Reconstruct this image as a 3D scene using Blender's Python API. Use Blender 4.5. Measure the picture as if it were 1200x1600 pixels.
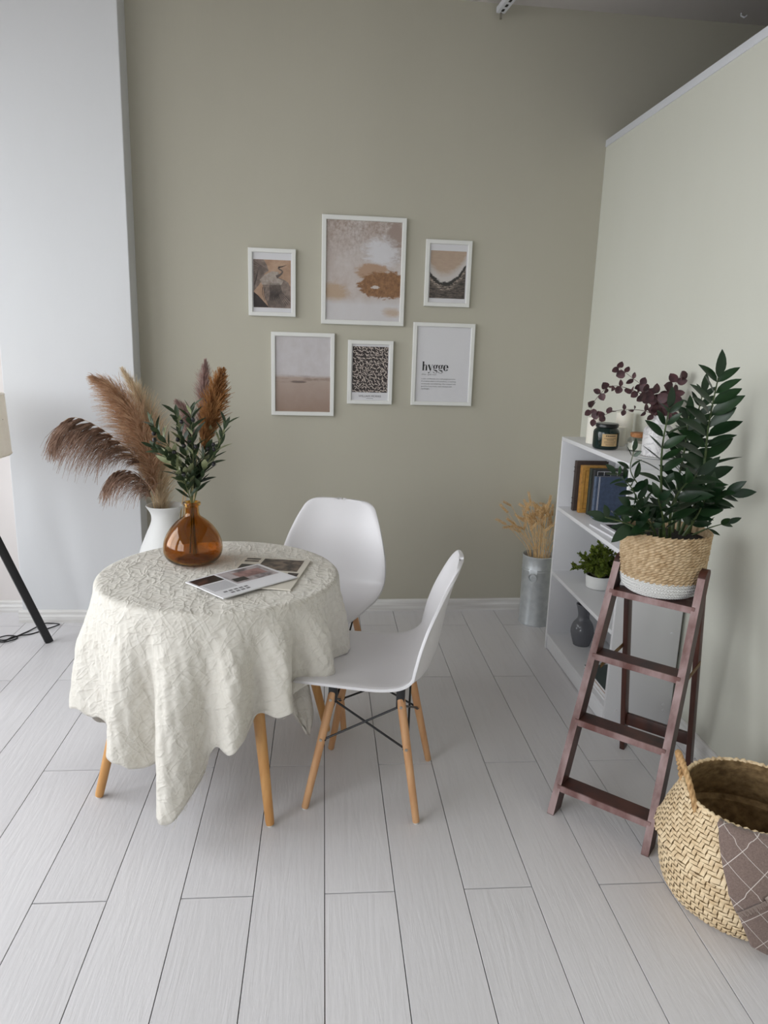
import bpy, bmesh, math, random
from mathutils import Vector, Matrix
PI = math.pi
random.seed(7)
for o in list(bpy.data.objects): bpy.data.objects.remove(o)
scene = bpy.context.scene
COL = scene.collection

# ------------------------------------------------------------------ camera
H_CAM = 1.465
PITCH, ROLL, YAW = 0.2278, 0.03014, 0.08727
fwd = Vector((math.sin(YAW)*math.cos(PITCH), math.cos(YAW)*math.cos(PITCH), -math.sin(PITCH)))
r0 = Vector((math.cos(YAW), -math.sin(YAW), 0)); u0 = r0.cross(fwd)
right = math.cos(ROLL)*r0 + math.sin(ROLL)*u0; up = right.cross(fwd)
cam = bpy.data.cameras.new('camera'); cam_o = bpy.data.objects.new('camera', cam); COL.objects.link(cam_o)
cam.sensor_fit = 'VERTICAL'; cam.sensor_height = 32.0; cam.lens = 1142.05/1600*32.0; cam.clip_start = 0.05
M = Matrix((right, up, -fwd)).transposed().to_4x4(); M.translation = (0, 0, H_CAM)
cam_o.matrix_world = M
scene.camera = cam_o

# ------------------------------------------------------------------ light
world = bpy.data.worlds.new('world'); scene.world = world; world.use_nodes = True
bg = world.node_tree.nodes['Background']
bg.inputs[0].default_value = (0.935, 0.967, 1.0, 1); bg.inputs[1].default_value = 6.0
WIN = [(1.05, 3.35), (-2.60, 0.60)]          # window openings in the left wall (y range)
WZ0, WZ1 = 0.60, 2.86
XL = -2.75                                    # inner face of the left wall
for (ya_, yb_) in WIN:
    L = bpy.data.lights.new('window_daylight', 'AREA'); L.shape = 'RECTANGLE'
    L.size = WZ1-WZ0; L.size_y = yb_-ya_; L.cycles.is_portal = True
    lo = bpy.data.objects.new('window_daylight', L); COL.objects.link(lo)
    lo.location = (XL-0.16, (ya_+yb_)/2, (WZ0+WZ1)/2); lo.rotation_euler = (0, -PI/2, 0)
vs = scene.view_settings
vs.view_transform = 'Standard'; vs.look = 'None'; vs.gamma = 1.0; vs.use_curve_mapping = False
vs.exposure = 0.10

# ------------------------------------------------------------------ helpers
def lin(c):
    return tuple(((v/255.0)/12.92 if v/255.0 <= 0.04045 else ((v/255.0+0.055)/1.055)**2.4) for v in c)
def col4(c): return lin(c) + (1,)

class NT:
    def __init__(s, name):
        s.m = bpy.data.materials.new(name); s.m.use_nodes = True
        s.t = s.m.node_tree; s.n = s.t.nodes; s.b = s.n['Principled BSDF']
    def add(s, typ, props=None, **ins):
        nd = s.n.new(typ)
        for k, v in (props or {}).items(): setattr(nd, k, v)
        for k, v in ins.items():
            k2 = int(k[1:]) if (k[0] == '_' and k[1:].isdigit()) else k.replace('_', ' ')
            s.set(nd.inputs[k2], v)
        return nd
    def set(s, sock, v):
        if isinstance(v, bpy.types.NodeSocket): s.t.links.new(v, sock)
        elif isinstance(v, bpy.types.Node): s.t.links.new(v.outputs[0], sock)
        else: sock.default_value = v
    def math(s, op, a, b=0.0, clamp=False):
        nd = s.add('ShaderNodeMath', {'operation': op, 'use_clamp': clamp}, _0=a, _1=b); return nd.outputs[0]
    def mix(s, fac, a, b):
        nd = s.n.new('ShaderNodeMix'); nd.data_type = 'RGBA'
        s.set(nd.inputs[0], fac); s.set(nd.inputs[6], a); s.set(nd.inputs[7], b); return nd.outputs[2]
    def coord(s, which='Object', scale=(1, 1, 1), rot=(0, 0, 0), rnd=False):
        tc = s.n.new('ShaderNodeTexCoord'); mp = s.n.new('ShaderNodeMapping')
        s.t.links.new(tc.outputs[which], mp.inputs[0]); mp.inputs[3].default_value = scale; mp.inputs[2].default_value = rot
        if rnd:
            oi = s.n.new('ShaderNodeObjectInfo'); v = s.math('MULTIPLY', oi.outputs['Random'], 37.0)
            cb = s.add('ShaderNodeCombineXYZ', None, X=v, Y=v, Z=v); s.t.links.new(cb.outputs[0], mp.inputs[1])
        return mp.outputs[0]
    def noise(s, vec, scale, detail=4.0, rough=0.55, dist=0.0):
        return s.add('ShaderNodeTexNoise', None, Vector=vec, Scale=scale, Detail=detail, Roughness=rough, Distortion=dist).outputs[0]
    def ramp(s, fac, lo, hi):
        nd = s.add('ShaderNodeMapRange', {'clamp': True}, Value=fac); nd.inputs[1].default_value = lo; nd.inputs[2].default_value = hi
        return nd.outputs[0]
    def bump(s, h, strength, dist=0.01, normal=None):
        nd = s.add('ShaderNodeBump', None, Height=h, Strength=strength, Distance=dist)
        if normal is not None: s.set(nd.inputs['Normal'], normal)
        s.t.links.new(nd.outputs[0], s.b.inputs['Normal']); return nd.outputs[0]

def pm(name, c, rough=0.5, metal=0.0, c2=None, nscale=20.0, stretch=(1, 1, 1), bump=0.0, bscale=None, bdist=0.003, spec=0.5, rnd=False, sub=0.0, lo=0.35, hi=0.65):
    k = NT(name); b = k.b
    b.inputs['Roughness'].default_value = rough; b.inputs['Metallic'].default_value = metal
    b.inputs['Specular IOR Level'].default_value = spec
    b.inputs['Base Color'].default_value = col4(c)
    if c2 is not None or bump > 0:
        v = k.coord('Object', stretch, rnd=rnd)
    if c2 is not None:
        f = k.ramp(k.noise(v, nscale), lo, hi)
        k.set(b.inputs['Base Color'], k.mix(f, col4(c), col4(c2)))
    if bump > 0:
        k.bump(k.noise(v, bscale or nscale), bump, bdist)
    if sub > 0:
        b.inputs['Subsurface Weight'].default_value = sub
        b.inputs['Subsurface Radius'].default_value = (0.01, 0.008, 0.006)
    return k.m

class MB:
    def __init__(s): s.v = []; s.f = []; s.uv = None
    def add(s, vs_, fs):
        n = len(s.v); s.v += [tuple(p) for p in vs_]; s.f += [tuple(i+n for i in f) for f in fs]; return s
    def box(s, x0, x1, y0, y1, z0, z1, bev=0.0):
        if bev <= 0:
            s.add([(x0,y0,z0),(x1,y0,z0),(x1,y1,z0),(x0,y1,z0),(x0,y0,z1),(x1,y0,z1),(x1,y1,z1),(x0,y1,z1)],
                  [(3,2,1,0),(4,5,6,7),(0,1,5,4),(1,2,6,5),(2,3,7,6),(3,0,4,7)]); return s
        bm = bmesh.new(); bmesh.ops.create_cube(bm, size=1.0)
        for v in bm.verts: v.co = Vector(((x0+x1)/2+v.co.x*(x1-x0), (y0+y1)/2+v.co.y*(y1-y0), (z0+z1)/2+v.co.z*(z1-z0)))
        bmesh.ops.bevel(bm, geom=bm.edges[:], offset=bev, segments=2, affect='EDGES', profile=0.5)
        bm.verts.index_update(); s.add([v.co[:] for v in bm.verts], [[v.index for v in f.verts] for f in bm.faces]); bm.free(); return s
    def obox(s, a, b, wdir, w, d, bev=0.0):
        """bar from a to b; wdir = direction of its width w, d = its other dimension"""
        a = Vector(a); b = Vector(b); ax = (b-a); L = ax.length; ax.normalize()
        wd = Vector(wdir); wd = (wd-ax*wd.dot(ax)).normalized(); dd = ax.cross(wd)
        t = MB(); t.box(-w/2, w/2, -d/2, d/2, 0, L, bev)
        s.add([a+wd*p[0]+dd*p[1]+ax*p[2] for p in t.v], t.f); return s
    def tube(s, pts, rad, n=8, cap=True):
        P = [Vector(p) for p in pts]; m = len(P)
        R = rad if isinstance(rad, (list, tuple)) else [rad]*m
        T = []
        for i in range(m):
            t = P[min(i+1, m-1)]-P[max(i-1, 0)]
            T.append(t.normalized() if t.length > 1e-9 else Vector((0, 0, 1)))
        ref = Vector((0, 0, 1)) if abs(T[0].z) < 0.9 else Vector((1, 0, 0))
        nn = T[0].cross(ref).normalized(); vs_ = []
        for i in range(m):
            nn = nn-T[i]*nn.dot(T[i]); nn.normalize(); bb = T[i].cross(nn)
            for k in range(n):
                a = 2*PI*k/n; vs_.append(P[i]+(nn*math.cos(a)+bb*math.sin(a))*R[i])
        fs = []
        for i in range(m-1):
            for k in range(n):
                k2 = (k+1) % n; fs.append((i*n+k, i*n+k2, (i+1)*n+k2, (i+1)*n+k))
        if cap: fs.append(tuple(range(n-1, -1, -1))); fs.append(tuple((m-1)*n+k for k in range(n)))
        return s.add(vs_, fs)
    def lathe(s, prof, n=48, c=(0, 0), sx=1.0, sy=1.0):
        m = len(prof); vs_ = []
        for (r, z) in prof:
            for k in range(n):
                a = 2*PI*k/n; vs_.append((c[0]+r*math.cos(a)*sx, c[1]+r*math.sin(a)*sy, z))
        fs = []
        for i in range(m-1):
            for k in range(n):
                k2 = (k+1) % n; fs.append((i*n+k, i*n+k2, (i+1)*n+k2, (i+1)*n+k))
        if prof[0][0] > 1e-6: fs.append(tuple(range(n-1, -1, -1)))
        if prof[-1][0] > 1e-6: fs.append(tuple((m-1)*n+k for k in range(n)))
        return s.add(vs_, fs)
    def grid(s, fn, nu, nv, closed=False):
        vs_ = [fn(i/(nu if closed else nu-1), j/(nv-1)) for j in range(nv) for i in range(nu)]
        fs = []
        for j in range(nv-1):
            for i in range(nu if closed else nu-1):
                i2 = (i+1) % nu; fs.append((j*nu+i, j*nu+i2, (j+1)*nu+i2, (j+1)*nu+i))
        return s.add(vs_, fs)
    def mesh(s, name, mat=None, smooth=35):
        me = bpy.data.meshes.new(name); me.from_pydata(s.v, [], s.f); me.validate()
        if mat: me.materials.append(mat)
        bm = bmesh.new(); bm.from_mesh(me); bmesh.ops.remove_doubles(bm, verts=bm.verts, dist=1e-6); bm.to_mesh(me); bm.free()
        if smooth:
            me.polygons.foreach_set('use_smooth', [True]*len(me.polygons)); me.set_sharp_from_angle(angle=math.radians(smooth))
        me.update(); return me

def link(name, me, parent=None, mtx=None):
    o = bpy.data.objects.new(name, me); COL.objects.link(o)
    if parent is not None: o.parent = parent
    if mtx is not None: o.matrix_basis = mtx
    return o
def part(name, mb, mat, parent=None, smooth=35, label=None, kind=None):
    o = link(name, mb.mesh(name, mat, smooth), parent)
    if label: o['label'] = label
    if kind: o['kind'] = kind
    return o
def thing(name, label, cat, loc=(0, 0, 0), rz=0.0, group=None):
    o = bpy.data.objects.new(name, None); COL.objects.link(o); o.empty_display_size = 0.05
    o.location = loc; o.rotation_euler = (0, 0, rz); o['label'] = label; o['category'] = cat
    if group: o['group'] = group
    return o
def tag(o, label, cat, group=None):
    o['label'] = label; o['category'] = cat
    if group: o['group'] = group
    return o
def struct(name, mb, mat, parent=None, smooth=35):
    o = part(name, mb, mat, parent, smooth)
    if parent is None: o['kind'] = 'structure'
    return o
def copy_tree(o, parent=None):
    c = o.copy(); COL.objects.link(c); c.parent = parent
    for ch in list(o.children): copy_tree(ch, c)
    return c
def interp(tab, x):
    """smooth (Catmull-Rom) interpolation in a table of tuples (x, a, b, ...)"""
    n = len(tab)
    if x <= tab[0][0]: return list(tab[0][1:])
    if x >= tab[-1][0]: return list(tab[-1][1:])
    i = 0
    while tab[i+1][0] < x: i += 1
    t = (x-tab[i][0])/(tab[i+1][0]-tab[i][0]); out = []
    for k in range(1, len(tab[0])):
        p1, p2 = tab[i][k], tab[i+1][k]; h = tab[i+1][0]-tab[i][0]
        m1 = (p2-tab[i-1][k])/(tab[i+1][0]-tab[i-1][0])*h if i > 0 else p2-p1
        m2 = (tab[i+2][k]-p1)/(tab[i+2][0]-tab[i][0])*h if i+2 < n else p2-p1
        t2, t3 = t*t, t*t*t
        out.append((2*t3-3*t2+1)*p1+(t3-2*t2+t)*m1+(-2*t3+3*t2)*p2+(t3-t2)*m2)
    return out
def curve(pts, n):
    """n points along a smooth curve through pts"""
    L = [0.0]
    for a, b in zip(pts, pts[1:]): L.append(L[-1]+(Vector(b)-Vector(a)).length)
    tab = [(l,)+tuple(p) for l, p in zip(L, pts)]
    return [Vector(interp(tab, L[-1]*i/(n-1))) for i in range(n)]
def frame_mtx(pos, ydir, zhint):
    y = Vector(ydir).normalized(); z = Vector(zhint); z = z-y*z.dot(y)
    if z.length < 1e-4: z = Vector((1, 0, 0))-y*y.x
    z.normalize(); x = y.cross(z)
    m = Matrix((x, y, z)).transposed().to_4x4(); m.translation = pos; return m
def leaf_mesh(name, L, W, mat, fold=0.15, curl=0.12, p=1.0, q=0.9, segs=5):
    vs_ = []; fs = []
    for i in range(segs+1):
        t = i/segs; w = W*0.5*(max(0.0, math.sin(PI*t**p))**q); z = -curl*L*t*t
        if i in (0, segs): w = W*0.02
        vs_ += [(-w, t*L, z+fold*w), (0, t*L, z), (w, t*L, z+fold*w)]
    for i in range(segs):
        a = i*3
        fs += [(a, a+1, a+4, a+3), (a+1, a+2, a+5, a+4)]
    mb = MB(); mb.add(vs_, fs); return mb.mesh(name, mat, 60)

# ------------------------------------------------------------------ materials
def mat_wall(name, c, c2, streak=0.25):
    k = NT(name); v = k.coord('Object', (1, 1, 0.35)); f = k.ramp(k.noise(v, 2.2, 5), 0.3, 0.7)
    k.set(k.b.inputs['Base Color'], k.mix(f, col4(c), col4(c2))); k.b.inputs['Roughness'].default_value = 0.72
    k.b.inputs['Specular IOR Level'].default_value = 0.25
    v2 = k.coord('Object', (1, 1, 0.12)); h = k.math('ADD', k.math('MULTIPLY', k.noise(v2, 34, 4), 0.5), k.noise(v, 7, 6))
    k.bump(h, streak, 0.004); return k.m
M_SAGE = mat_wall('sage_paint', (189, 185, 170), (185, 181, 166))
M_RIGHT = mat_wall('pale_sage_paint', (213, 213, 202), (210, 210, 198), 0.1)
M_WHITEW = mat_wall('white_paint', (220, 221, 223), (216, 217, 219), 0.12)
M_CEIL = mat_wall('ceiling_paint', (208, 203, 200), (204, 199, 196), 0.08)
M_TRIM = pm('white_trim', (224, 226, 232), 0.45)
def mat_plank():
    k = NT('white_oak_laminate'); v = k.coord('Object', (1, 0.09, 1), rnd=True)
    g = k.noise(v, 26, 6, 0.6, 1.6); g2 = k.noise(v, 95, 3, 0.6)
    oi = k.n.new('ShaderNodeObjectInfo')
    base = k.mix(oi.outputs['Random'], col4((214, 212, 214)), col4((220, 218, 220)))
    k.set(k.b.inputs['Base Color'], k.mix(k.math('MULTIPLY', k.ramp(g, 0.50, 0.72), 0.2), base, col4((192, 189, 189))))
    k.b.inputs['Roughness'].default_value = 0.36; k.b.inputs['Specular IOR Level'].default_value = 0.5
    k.bump(k.math('ADD', g, k.math('MULTIPLY', g2, 0.5)), 0.4, 0.003); return k.m
M_PLANK = mat_plank()
M_GAP = pm('dark_joint', (44, 42, 40), 0.9)
M_BASEB = pm('whitewashed_baseboard', (234, 233, 231), 0.5, c2=(206, 203, 199), nscale=30, stretch=(0.06, 0.06, 1.4), bump=0.12, bdist=0.002)
M_BEECH = pm('beech_wood', (206, 160, 116), 0.45, c2=(190, 140, 96), nscale=40, stretch=(1, 1, 0.06), rnd=True)
M_TLEG = pm('oiled_beech_wood', (208, 158, 98), 0.42, c2=(192, 138, 80), nscale=40, stretch=(1, 1, 0.06), rnd=True)
M_BLACK = pm('black_metal', (22, 22, 24), 0.42)
M_STEEL = pm('steel', (170, 165, 155), 0.3, 1.0)
M_PLASTIC = pm('white_plastic', (217, 215, 217), 0.38, spec=0.5)
M_PAD = pm('clear_pad', (210, 208, 205), 0.5)
def mat_linen():
    k = NT('crumpled_linen'); v = k.coord('Object')
    cre = None
    for rot, sc in (((.3, .2, .6), 6.5), ((.1, -.4, -.5), 8), ((-.5, .3, 1.4), 7), ((.9, .5, 2.2), 9.5), ((1.2, -.3, .2), 8.5)):
        mp = k.n.new('ShaderNodeMapping'); mp.vector_type = 'TEXTURE'; k.t.links.new(v, mp.inputs[0]); mp.inputs[2].default_value = rot; mp.inputs[3].default_value = (1.0, .30, .8)
        n_ = k.noise(mp.outputs[0], sc, 2.0, .5, .35)
        r_ = k.math('POWER', k.math('SUBTRACT', 1.0, k.math('MULTIPLY', k.math('ABSOLUTE', k.math('SUBTRACT', n_, .5)), 5.0, True)), 3.0)
        cre = r_ if cre is None else k.math('ADD', cre, r_)
    ns = k.noise(v, 22, 5, 0.6, 0.8); weave = k.noise(v, 420, 2)
    f = k.ramp(ns, 0.3, 0.7)
    k.set(k.b.inputs['Base Color'], k.mix(f, col4((216, 212, 203)), col4((208, 203, 193))))
    k.b.inputs['Roughness'].default_value = 0.9; k.b.inputs['Specular IOR Level'].default_value = 0.1
    k.b.inputs['Sheen Weight'].default_value = 0.15
    h = k.math('ADD', k.math('MULTIPLY', cre, 0.5), k.math('ADD', k.math('MULTIPLY', ns, 0.5), k.math('MULTIPLY', weave, 0.06)))
    k.bump(h, 0.5, 0.0052); return k.m
M_LINEN = mat_linen()
M_CERAM = pm('matt_white_ceramic', (228, 228, 226), 0.6)
def mat_thin_glass(name='thin_glass', tint=(1, 1, 1), refl=1.0):
    k = NT(name); t = k.n.new('ShaderNodeBsdfTransparent'); t.inputs[0].default_value = tint+(1,)
    g = k.n.new('ShaderNodeBsdfGlossy'); g.inputs['Roughness'].default_value = 0.02
    fr = k.n.new('ShaderNodeFresnel'); fr.inputs[0].default_value = 1.45
    mx = k.n.new('ShaderNodeMixShader'); k.t.links.new(k.math('MINIMUM', k.math('MULTIPLY', fr.outputs[0], refl), 0.14), mx.inputs[0])
    k.t.links.new(t.outputs[0], mx.inputs[1]); k.t.links.new(g.outputs[0], mx.inputs[2])
    k.t.links.new(mx.outputs[0], k.n['Material Output'].inputs[0]); return k.m
M_GLASS = mat_thin_glass()
M_PGLASS = mat_thin_glass('picture_glass', (1, 1, 1), 0.55)
def mat_glass(name, c, rough=0.0, ior=1.45):
    k = NT(name); k.b.inputs['Base Color'].default_value = c+(1,); k.b.inputs['Transmission Weight'].default_value = 1.0
    k.b.inputs['Roughness'].default_value = rough; k.b.inputs['IOR'].default_value = ior; return k.m
M_AMBER = mat_glass('amber_glass', (0.62, 0.325, 0.06))
M_PAPER = pm('white_paper', (222, 221, 224), 0.6)
M_FRAME = pm('white_lacquer', (228, 228, 224), 0.45)
M_INK = pm('black_ink', (22, 21, 22), 0.7)
M_GREYINK = pm('grey_ink', (120, 118, 120), 0.7)
M_SHELF = pm('white_melamine', (219, 219, 221), 0.42)
M_GALV = pm('galvanised_steel', (212, 216, 218), 0.36, 0.6, c2=(196, 201, 204), nscale=26, bump=0.08, bscale=14, bdist=0.004)
M_WHEAT = pm('dry_wheat', (240, 210, 162), 0.75, c2=(220, 184, 130), nscale=60, rnd=True)
M_WEAR = pm('dry_wheat_ear', (232, 198, 148), 0.8, c2=(204, 166, 114), nscale=90, rnd=True)
M_LADDER = pm('mahogany_stain', (84, 46, 36), 0.4, c2=(50, 29, 25), nscale=22, stretch=(0.5, 0.5, 0.08), bump=0.1, bscale=60, rnd=True)
M_LEDGE = pm('worn_mahogany_edge', (158, 132, 130), 0.5, c2=(104, 66, 60), nscale=34, stretch=(0.5, 0.5, 0.2), rnd=True)
M_BRASS = pm('aged_brass', (130, 98, 52), 0.45, 0.8)

# ------------------------------------------------------------------ the room
WY = -0.02842; WN = Vector((math.sin(WY), math.cos(WY), 0)); WD = Vector((math.cos(WY), -math.sin(WY), 0)); YB = 3.8515
def wall_y(x): return (YB-x*WN.x)/WN.y
XR = 1.405; ZC = 3.05; ZP = 2.485; PILX0, PILX1, PILY = -1.535, -0.915, 3.70; XFAR = 4.6; YFRONT = -3.0; YREC = 3.845
# floor: dark slab with every plank on it
fl = struct('floor', MB().box(XL-0.2, XFAR, YFRONT, 4.2, -0.10, -0.012), M_GAP, smooth=0)
PW, PL, X0, YA, YO = 0.192, 1.31294, -0.17313, 1.70669, 0.61784
plank_cache = {}
for k in range(-14, 25):
    xa, xb = X0+k*PW, X0+(k+1)*PW
    if k == 8: xb = XR+0.05
    if k == 9: xa = XR+0.05
    if xa < XL: xa = XL
    yj = (YA if k % 2 else YA+YO) - 4*PL
    yend = (YREC if xa < PILX0 else (PILY+0.02 if xb < PILX1 else wall_y(xa)-0.002))
    if k >= 9 and k % 3: continue                     # far side of the partition: wide boards are enough
    if k >= 9: xb = xa+3*PW
    while yj < yend:
        ya2, yb2 = max(yj, YFRONT), min(yj+PL, yend); yj += PL
        if yb2-ya2 < 0.01: continue
        g = 0.0012
        key = (round(xb-xa, 4), round(yb2-ya2, 3))
        if key not in plank_cache:
            w, l = (xb-xa)/2-g, (yb2-ya2)/2-1.7*g; c = 0.0005
            mb = MB(); mb.add([(-w,-l,-0.012),(w,-l,-0.012),(w,l,-0.012),(-w,l,-0.012),(-w,-l,-c),(w,-l,-c),(w,l,-c),(-w,l,-c),
                               (-w+c,-l+c,0),(w-c,-l+c,0),(w-c,l-c,0),(-w+c,l-c,0)],
                              [(0,1,5,4),(1,2,6,5),(2,3,7,6),(3,0,4,7),(4,5,9,8),(5,6,10,9),(6,7,11,10),(7,4,8,11),(8,9,10,11)])
            plank_cache[key] = mb.mesh('plank', M_PLANK, 0)
        link('plank', plank_cache[key], fl, Matrix.Translation(((xa+xb)/2, (ya2+yb2)/2, 0)))
# walls
def poly_prism(mb, pts, z0, z1):
    n = len(pts); mb.add([(x, y, z0) for x, y in pts]+[(x, y, z1) for x, y in pts],
        [tuple(range(n-1, -1, -1)), tuple(range(n, 2*n))]+[(i, (i+1) % n, n+(i+1) % n, n+i) for i in range(n)]); return mb
struct('wall_back', poly_prism(MB(), [(PILX1, wall_y(PILX1)), (XFAR, wall_y(XFAR)), (XFAR, 4.2), (PILX1, 4.2)], 0, ZC), M_SAGE, smooth=0)
struct('wall_pillar', MB().box(PILX0, PILX1, PILY, 4.2, 0, ZC, 0.004), M_WHITEW, smooth=0)
M_PINKW = mat_wall('warm_white_paint', (222, 216, 213), (218, 212, 209), 0.12)
struct('wall_recess', MB().box(XL-0.2, PILX0, YREC, 4.2, 0, ZC), M_PINKW, smooth=0)
struct('wall_right', MB().box(XR, XR+0.10, YFRONT, wall_y(XR)-0.001, 0, ZP-0.032), M_RIGHT, smooth=0)
struct('trim_1', MB().box(XR-0.004, XR+0.104, YFRONT, wall_y(XR)-0.001, ZP-0.032, ZP, 0.001), M_TRIM)
struct('wall_far', MB().box(XFAR, XFAR+0.1, YFRONT, 4.2, 0, ZC), M_WHITEW, smooth=0)
struct('wall_front', MB().box(XL-0.2, XFAR+0.1, YFRONT-0.1, YFRONT, 0, ZC), M_WHITEW, smooth=0)
struct('ceiling', MB().box(XL-0.2, XFAR+0.1, YFRONT-0.1, 4.2, ZC, ZC+0.1), M_CEIL, smooth=0)
wl = MB(); wl.box(XL-0.2, XL, YFRONT, YREC, 0, WZ0).box(XL-0.2, XL, YFRONT, YREC, WZ1, ZC)
ys = [YFRONT, WIN[1][0], WIN[1][1], WIN[0][0], WIN[0][1], YREC]
for a, b in ((0, 1), (2, 3), (4, 5)): wl.box(XL-0.2, XL, ys[a], ys[b], WZ0, WZ1)
struct('wall_left', wl, M_WHITEW, smooth=0)
for i, (a, b) in enumerate(WIN):
    w = bpy.data.objects.new('window_%d' % (i+1), None); COL.objects.link(w); w['kind'] = 'structure'; w.location = (XL-0.12, (a+b)/2, WZ0)
    h = WZ1-WZ0; l = (b-a)/2
    part('window_frame', MB().box(-.03, .03, -l, -l+.06, 0, h, .004).box(-.03, .03, l-.06, l, 0, h, .004).box(-.03, .03, -l+.06, l-.06, 0, .06, .004).box(-.03, .03, -l+.06, l-.06, h-.06, h, .004), M_TRIM, w)
    part('mullion', MB().box(-.03, .03, -.035, .035, .06, h-.06, .004), M_TRIM, w)
    for s in (-1, 1):
        y0, y1 = sorted((s*.035, s*(l-.06)))
        part('pane', MB().add([(0, y0, .06), (0, y1, .06), (0, y1, h-.06), (0, y0, h-.06)], [(0, 1, 2, 3)]), M_GLASS, w, 0)
    part('window_sill', MB().box(.03, .22, -l-.03, l+.03, -.03, 0, .005), M_TRIM, w)
struct('ground', MB().box(-60, XL-0.25, -40, 40, -0.9, -0.6), pm('outdoor_paving', (150, 148, 144), 0.9), smooth=0)
# baseboards: a wall strip with a rounded top and a groove
def baseboard(name, a, b, nrm, h=0.066, t=0.016):
    a = Vector((a[0], a[1], 0)); b = Vector((b[0], b[1], 0)); n = Vector((nrm[0], nrm[1], 0)).normalized()
    prof = [(0, 0.0), (t, 0.0), (t, h*0.52), (t-.002, h*0.56), (t-.003, h*.6), (t-.003, h*.86), (t-.007, h*.97), (t-.011, h), (0, h)]
    vs_ = [p+n*d+Vector((0, 0, z)) for p in (a, b) for d, z in prof]; m = len(prof)
    fs = [(i, i+1, m+i+1, m+i) for i in range(m-1)]+[tuple(range(m-1, -1, -1)), tuple(range(m, 2*m))]
    struct(name, MB().add(vs_, fs), M_BASEB, smooth=25)
baseboard('baseboard_back', (PILX1, wall_y(PILX1)), (XR, wall_y(XR)), (-WN.x, -WN.y))
baseboard('baseboard_pillar', (PILX0-0.016, PILY), (PILX1+0.016, PILY), (0, -1))
baseboard('baseboard_pillar_side', (PILX1, PILY), (PILX1, wall_y(PILX1)), (1, 0))
baseboard('baseboard_recess', (XL, YREC), (PILX0, YREC), (0, -1))
baseboard('baseboard_right', (XR, YFRONT), (XR, wall_y(XR)), (-1, 0), 0.078)
# perforated rail on the ceiling
rail = thing('ceiling_rail', 'white perforated metal rail fixed under the ceiling at the back wall', 'rail', (0.817, 3.84, ZC-.032), .103)
rb = MB()
for sx in (-1, 1): rb.box(sx*.020-.0015, sx*.020+.0015, -1.6, 0, -.022, 0)
rb.box(-.020, .020, -1.6, 0, -.024, -.0215)
part('channel', rb, M_TRIM, rail, 0)
for i in range(30):
    part('slot', MB().box(-.006, .006, -.035-i*.05-.012, -.035-i*.05+.012, -.0262, -.0238, .001), M_INK, rail, 0)
for yy in (-.10, -.8, -1.5): part('hanger_rod', MB().tube([(0, yy, -.022), (0, yy, .032)], .004, 8), M_STEEL, rail)
part('end_screw', MB().tube([(0, -.006, -.022), (0, -.006, -.05)], .006, 8), M_STEEL, rail)
hook = tag(part('ceiling_hook', MB().tube([(0, 0, 0), (0, 0, -.012), (.012, -.01, -.022), (.022, -.016, -.014)], .0035, 6), M_TRIM), 'tiny white hook on the ceiling above the partition', 'hook'); hook.location = (1.976, 3.80, ZC)

# ------------------------------------------------------------------ round table
TC = Vector((-0.335, 2.365, 0)); TR = 0.388
table = thing('round_table', 'round table on four splayed beech legs under the linen cloth', 'table', TC)
part('tabletop', MB().lathe([(0, .664), (TR-.012, .664), (TR-.002, .670), (TR, .680), (TR-.002, .692), (TR-.010, .697), (0, .697)], 64), M_SHELF, table)
part('apron', MB().lathe([(0.0, .640), (.24, .640), (.24, .664), (0, .664)], 32), M_TLEG, table)
for fx, fy in ((-0.711, 2.169), (-0.149, 2.001), (0.029, 2.561), (-0.533, 2.729)):
    d = Vector((fx, fy, 0))-TC
    top = d*0.60+Vector((0, 0, .650)); bot = d+Vector((0, 0, .004))
    lg = part('leg', MB().tube([bot, bot+(top-bot)*.02, bot+(top-bot)*.5, top], [.0125, .0140, .0185, .0225], 16), M_TLEG, table)
    part('foot_pad', MB().tube([d, d+Vector((0, 0, .005))], .010, 12), M_PAD, lg)

# ------------------------------------------------------------------ tablecloth
SEAT_A, SEAT_B = -47.0, 14.0
HEM = [(-200, .10, .44), (-195, .085, .44), (-188, .13, .455), (-180, .215, .480), (-172, .262, .498), (-165, .276, .480), (-158, .272, .430), (-152, .270, .400), (-146, .268, .390), (-140, .266, .392), (-135.5, .258, .415),
       (-131, .246, .452), (-126.5, .230, .462), (-122, .215, .440), (-117.5, .202, .393), (-113.5, .190, .376), (-110.5, .140, .405), (-107.5, .090, .450), (-103.5, .083, .470), (-99, .115, .462),
       (-95, .150, .435), (-91.5, .195, .398), (-88, .262, .388), (-84, .294, .415), (-80, .303, .452), (-76, .318, .448), (-72, .338, .410), (-68.5, .354, .382), (-65, .370, .392), (-61, .382, .435),
       (-57, .388, .452), (-53, .387, .418), (-49.5, .392, .382), (-46, .415, .392), (-42, .452, .432), (-37, .456, .458), (-32, .456, .448), (-28, .459, .400), (-23, .457, .398), (-15, .456, .430), (-7, .458, .438), (0, .460, .415), (8, .462, .412),
       (16, .45, .420), (24, .43, .43), (32, .46, .415), (42, .462, .44), (52, .462, .42), (60, .462, .44), (68, .462, .43), (75, .462, .45), (82, .40, .43), (92, .30, .44), (104, .34, .42), (115, .37, .44), (126, .36, .42), (138, .27, .44), (150, .17, .42), (160, .10, .44)]
HEM = [h for h in HEM if h[0] >= -200]
def hem(phi):
    while phi > 160: phi -= 360
    while phi < -200: phi += 360
    return interp(HEM+[(165, .085, .44)], phi)
NPH = 540
rows = [0.0, .08, .16, .24, .31, .35, .375]
vs_ = []; fs = []
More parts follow.
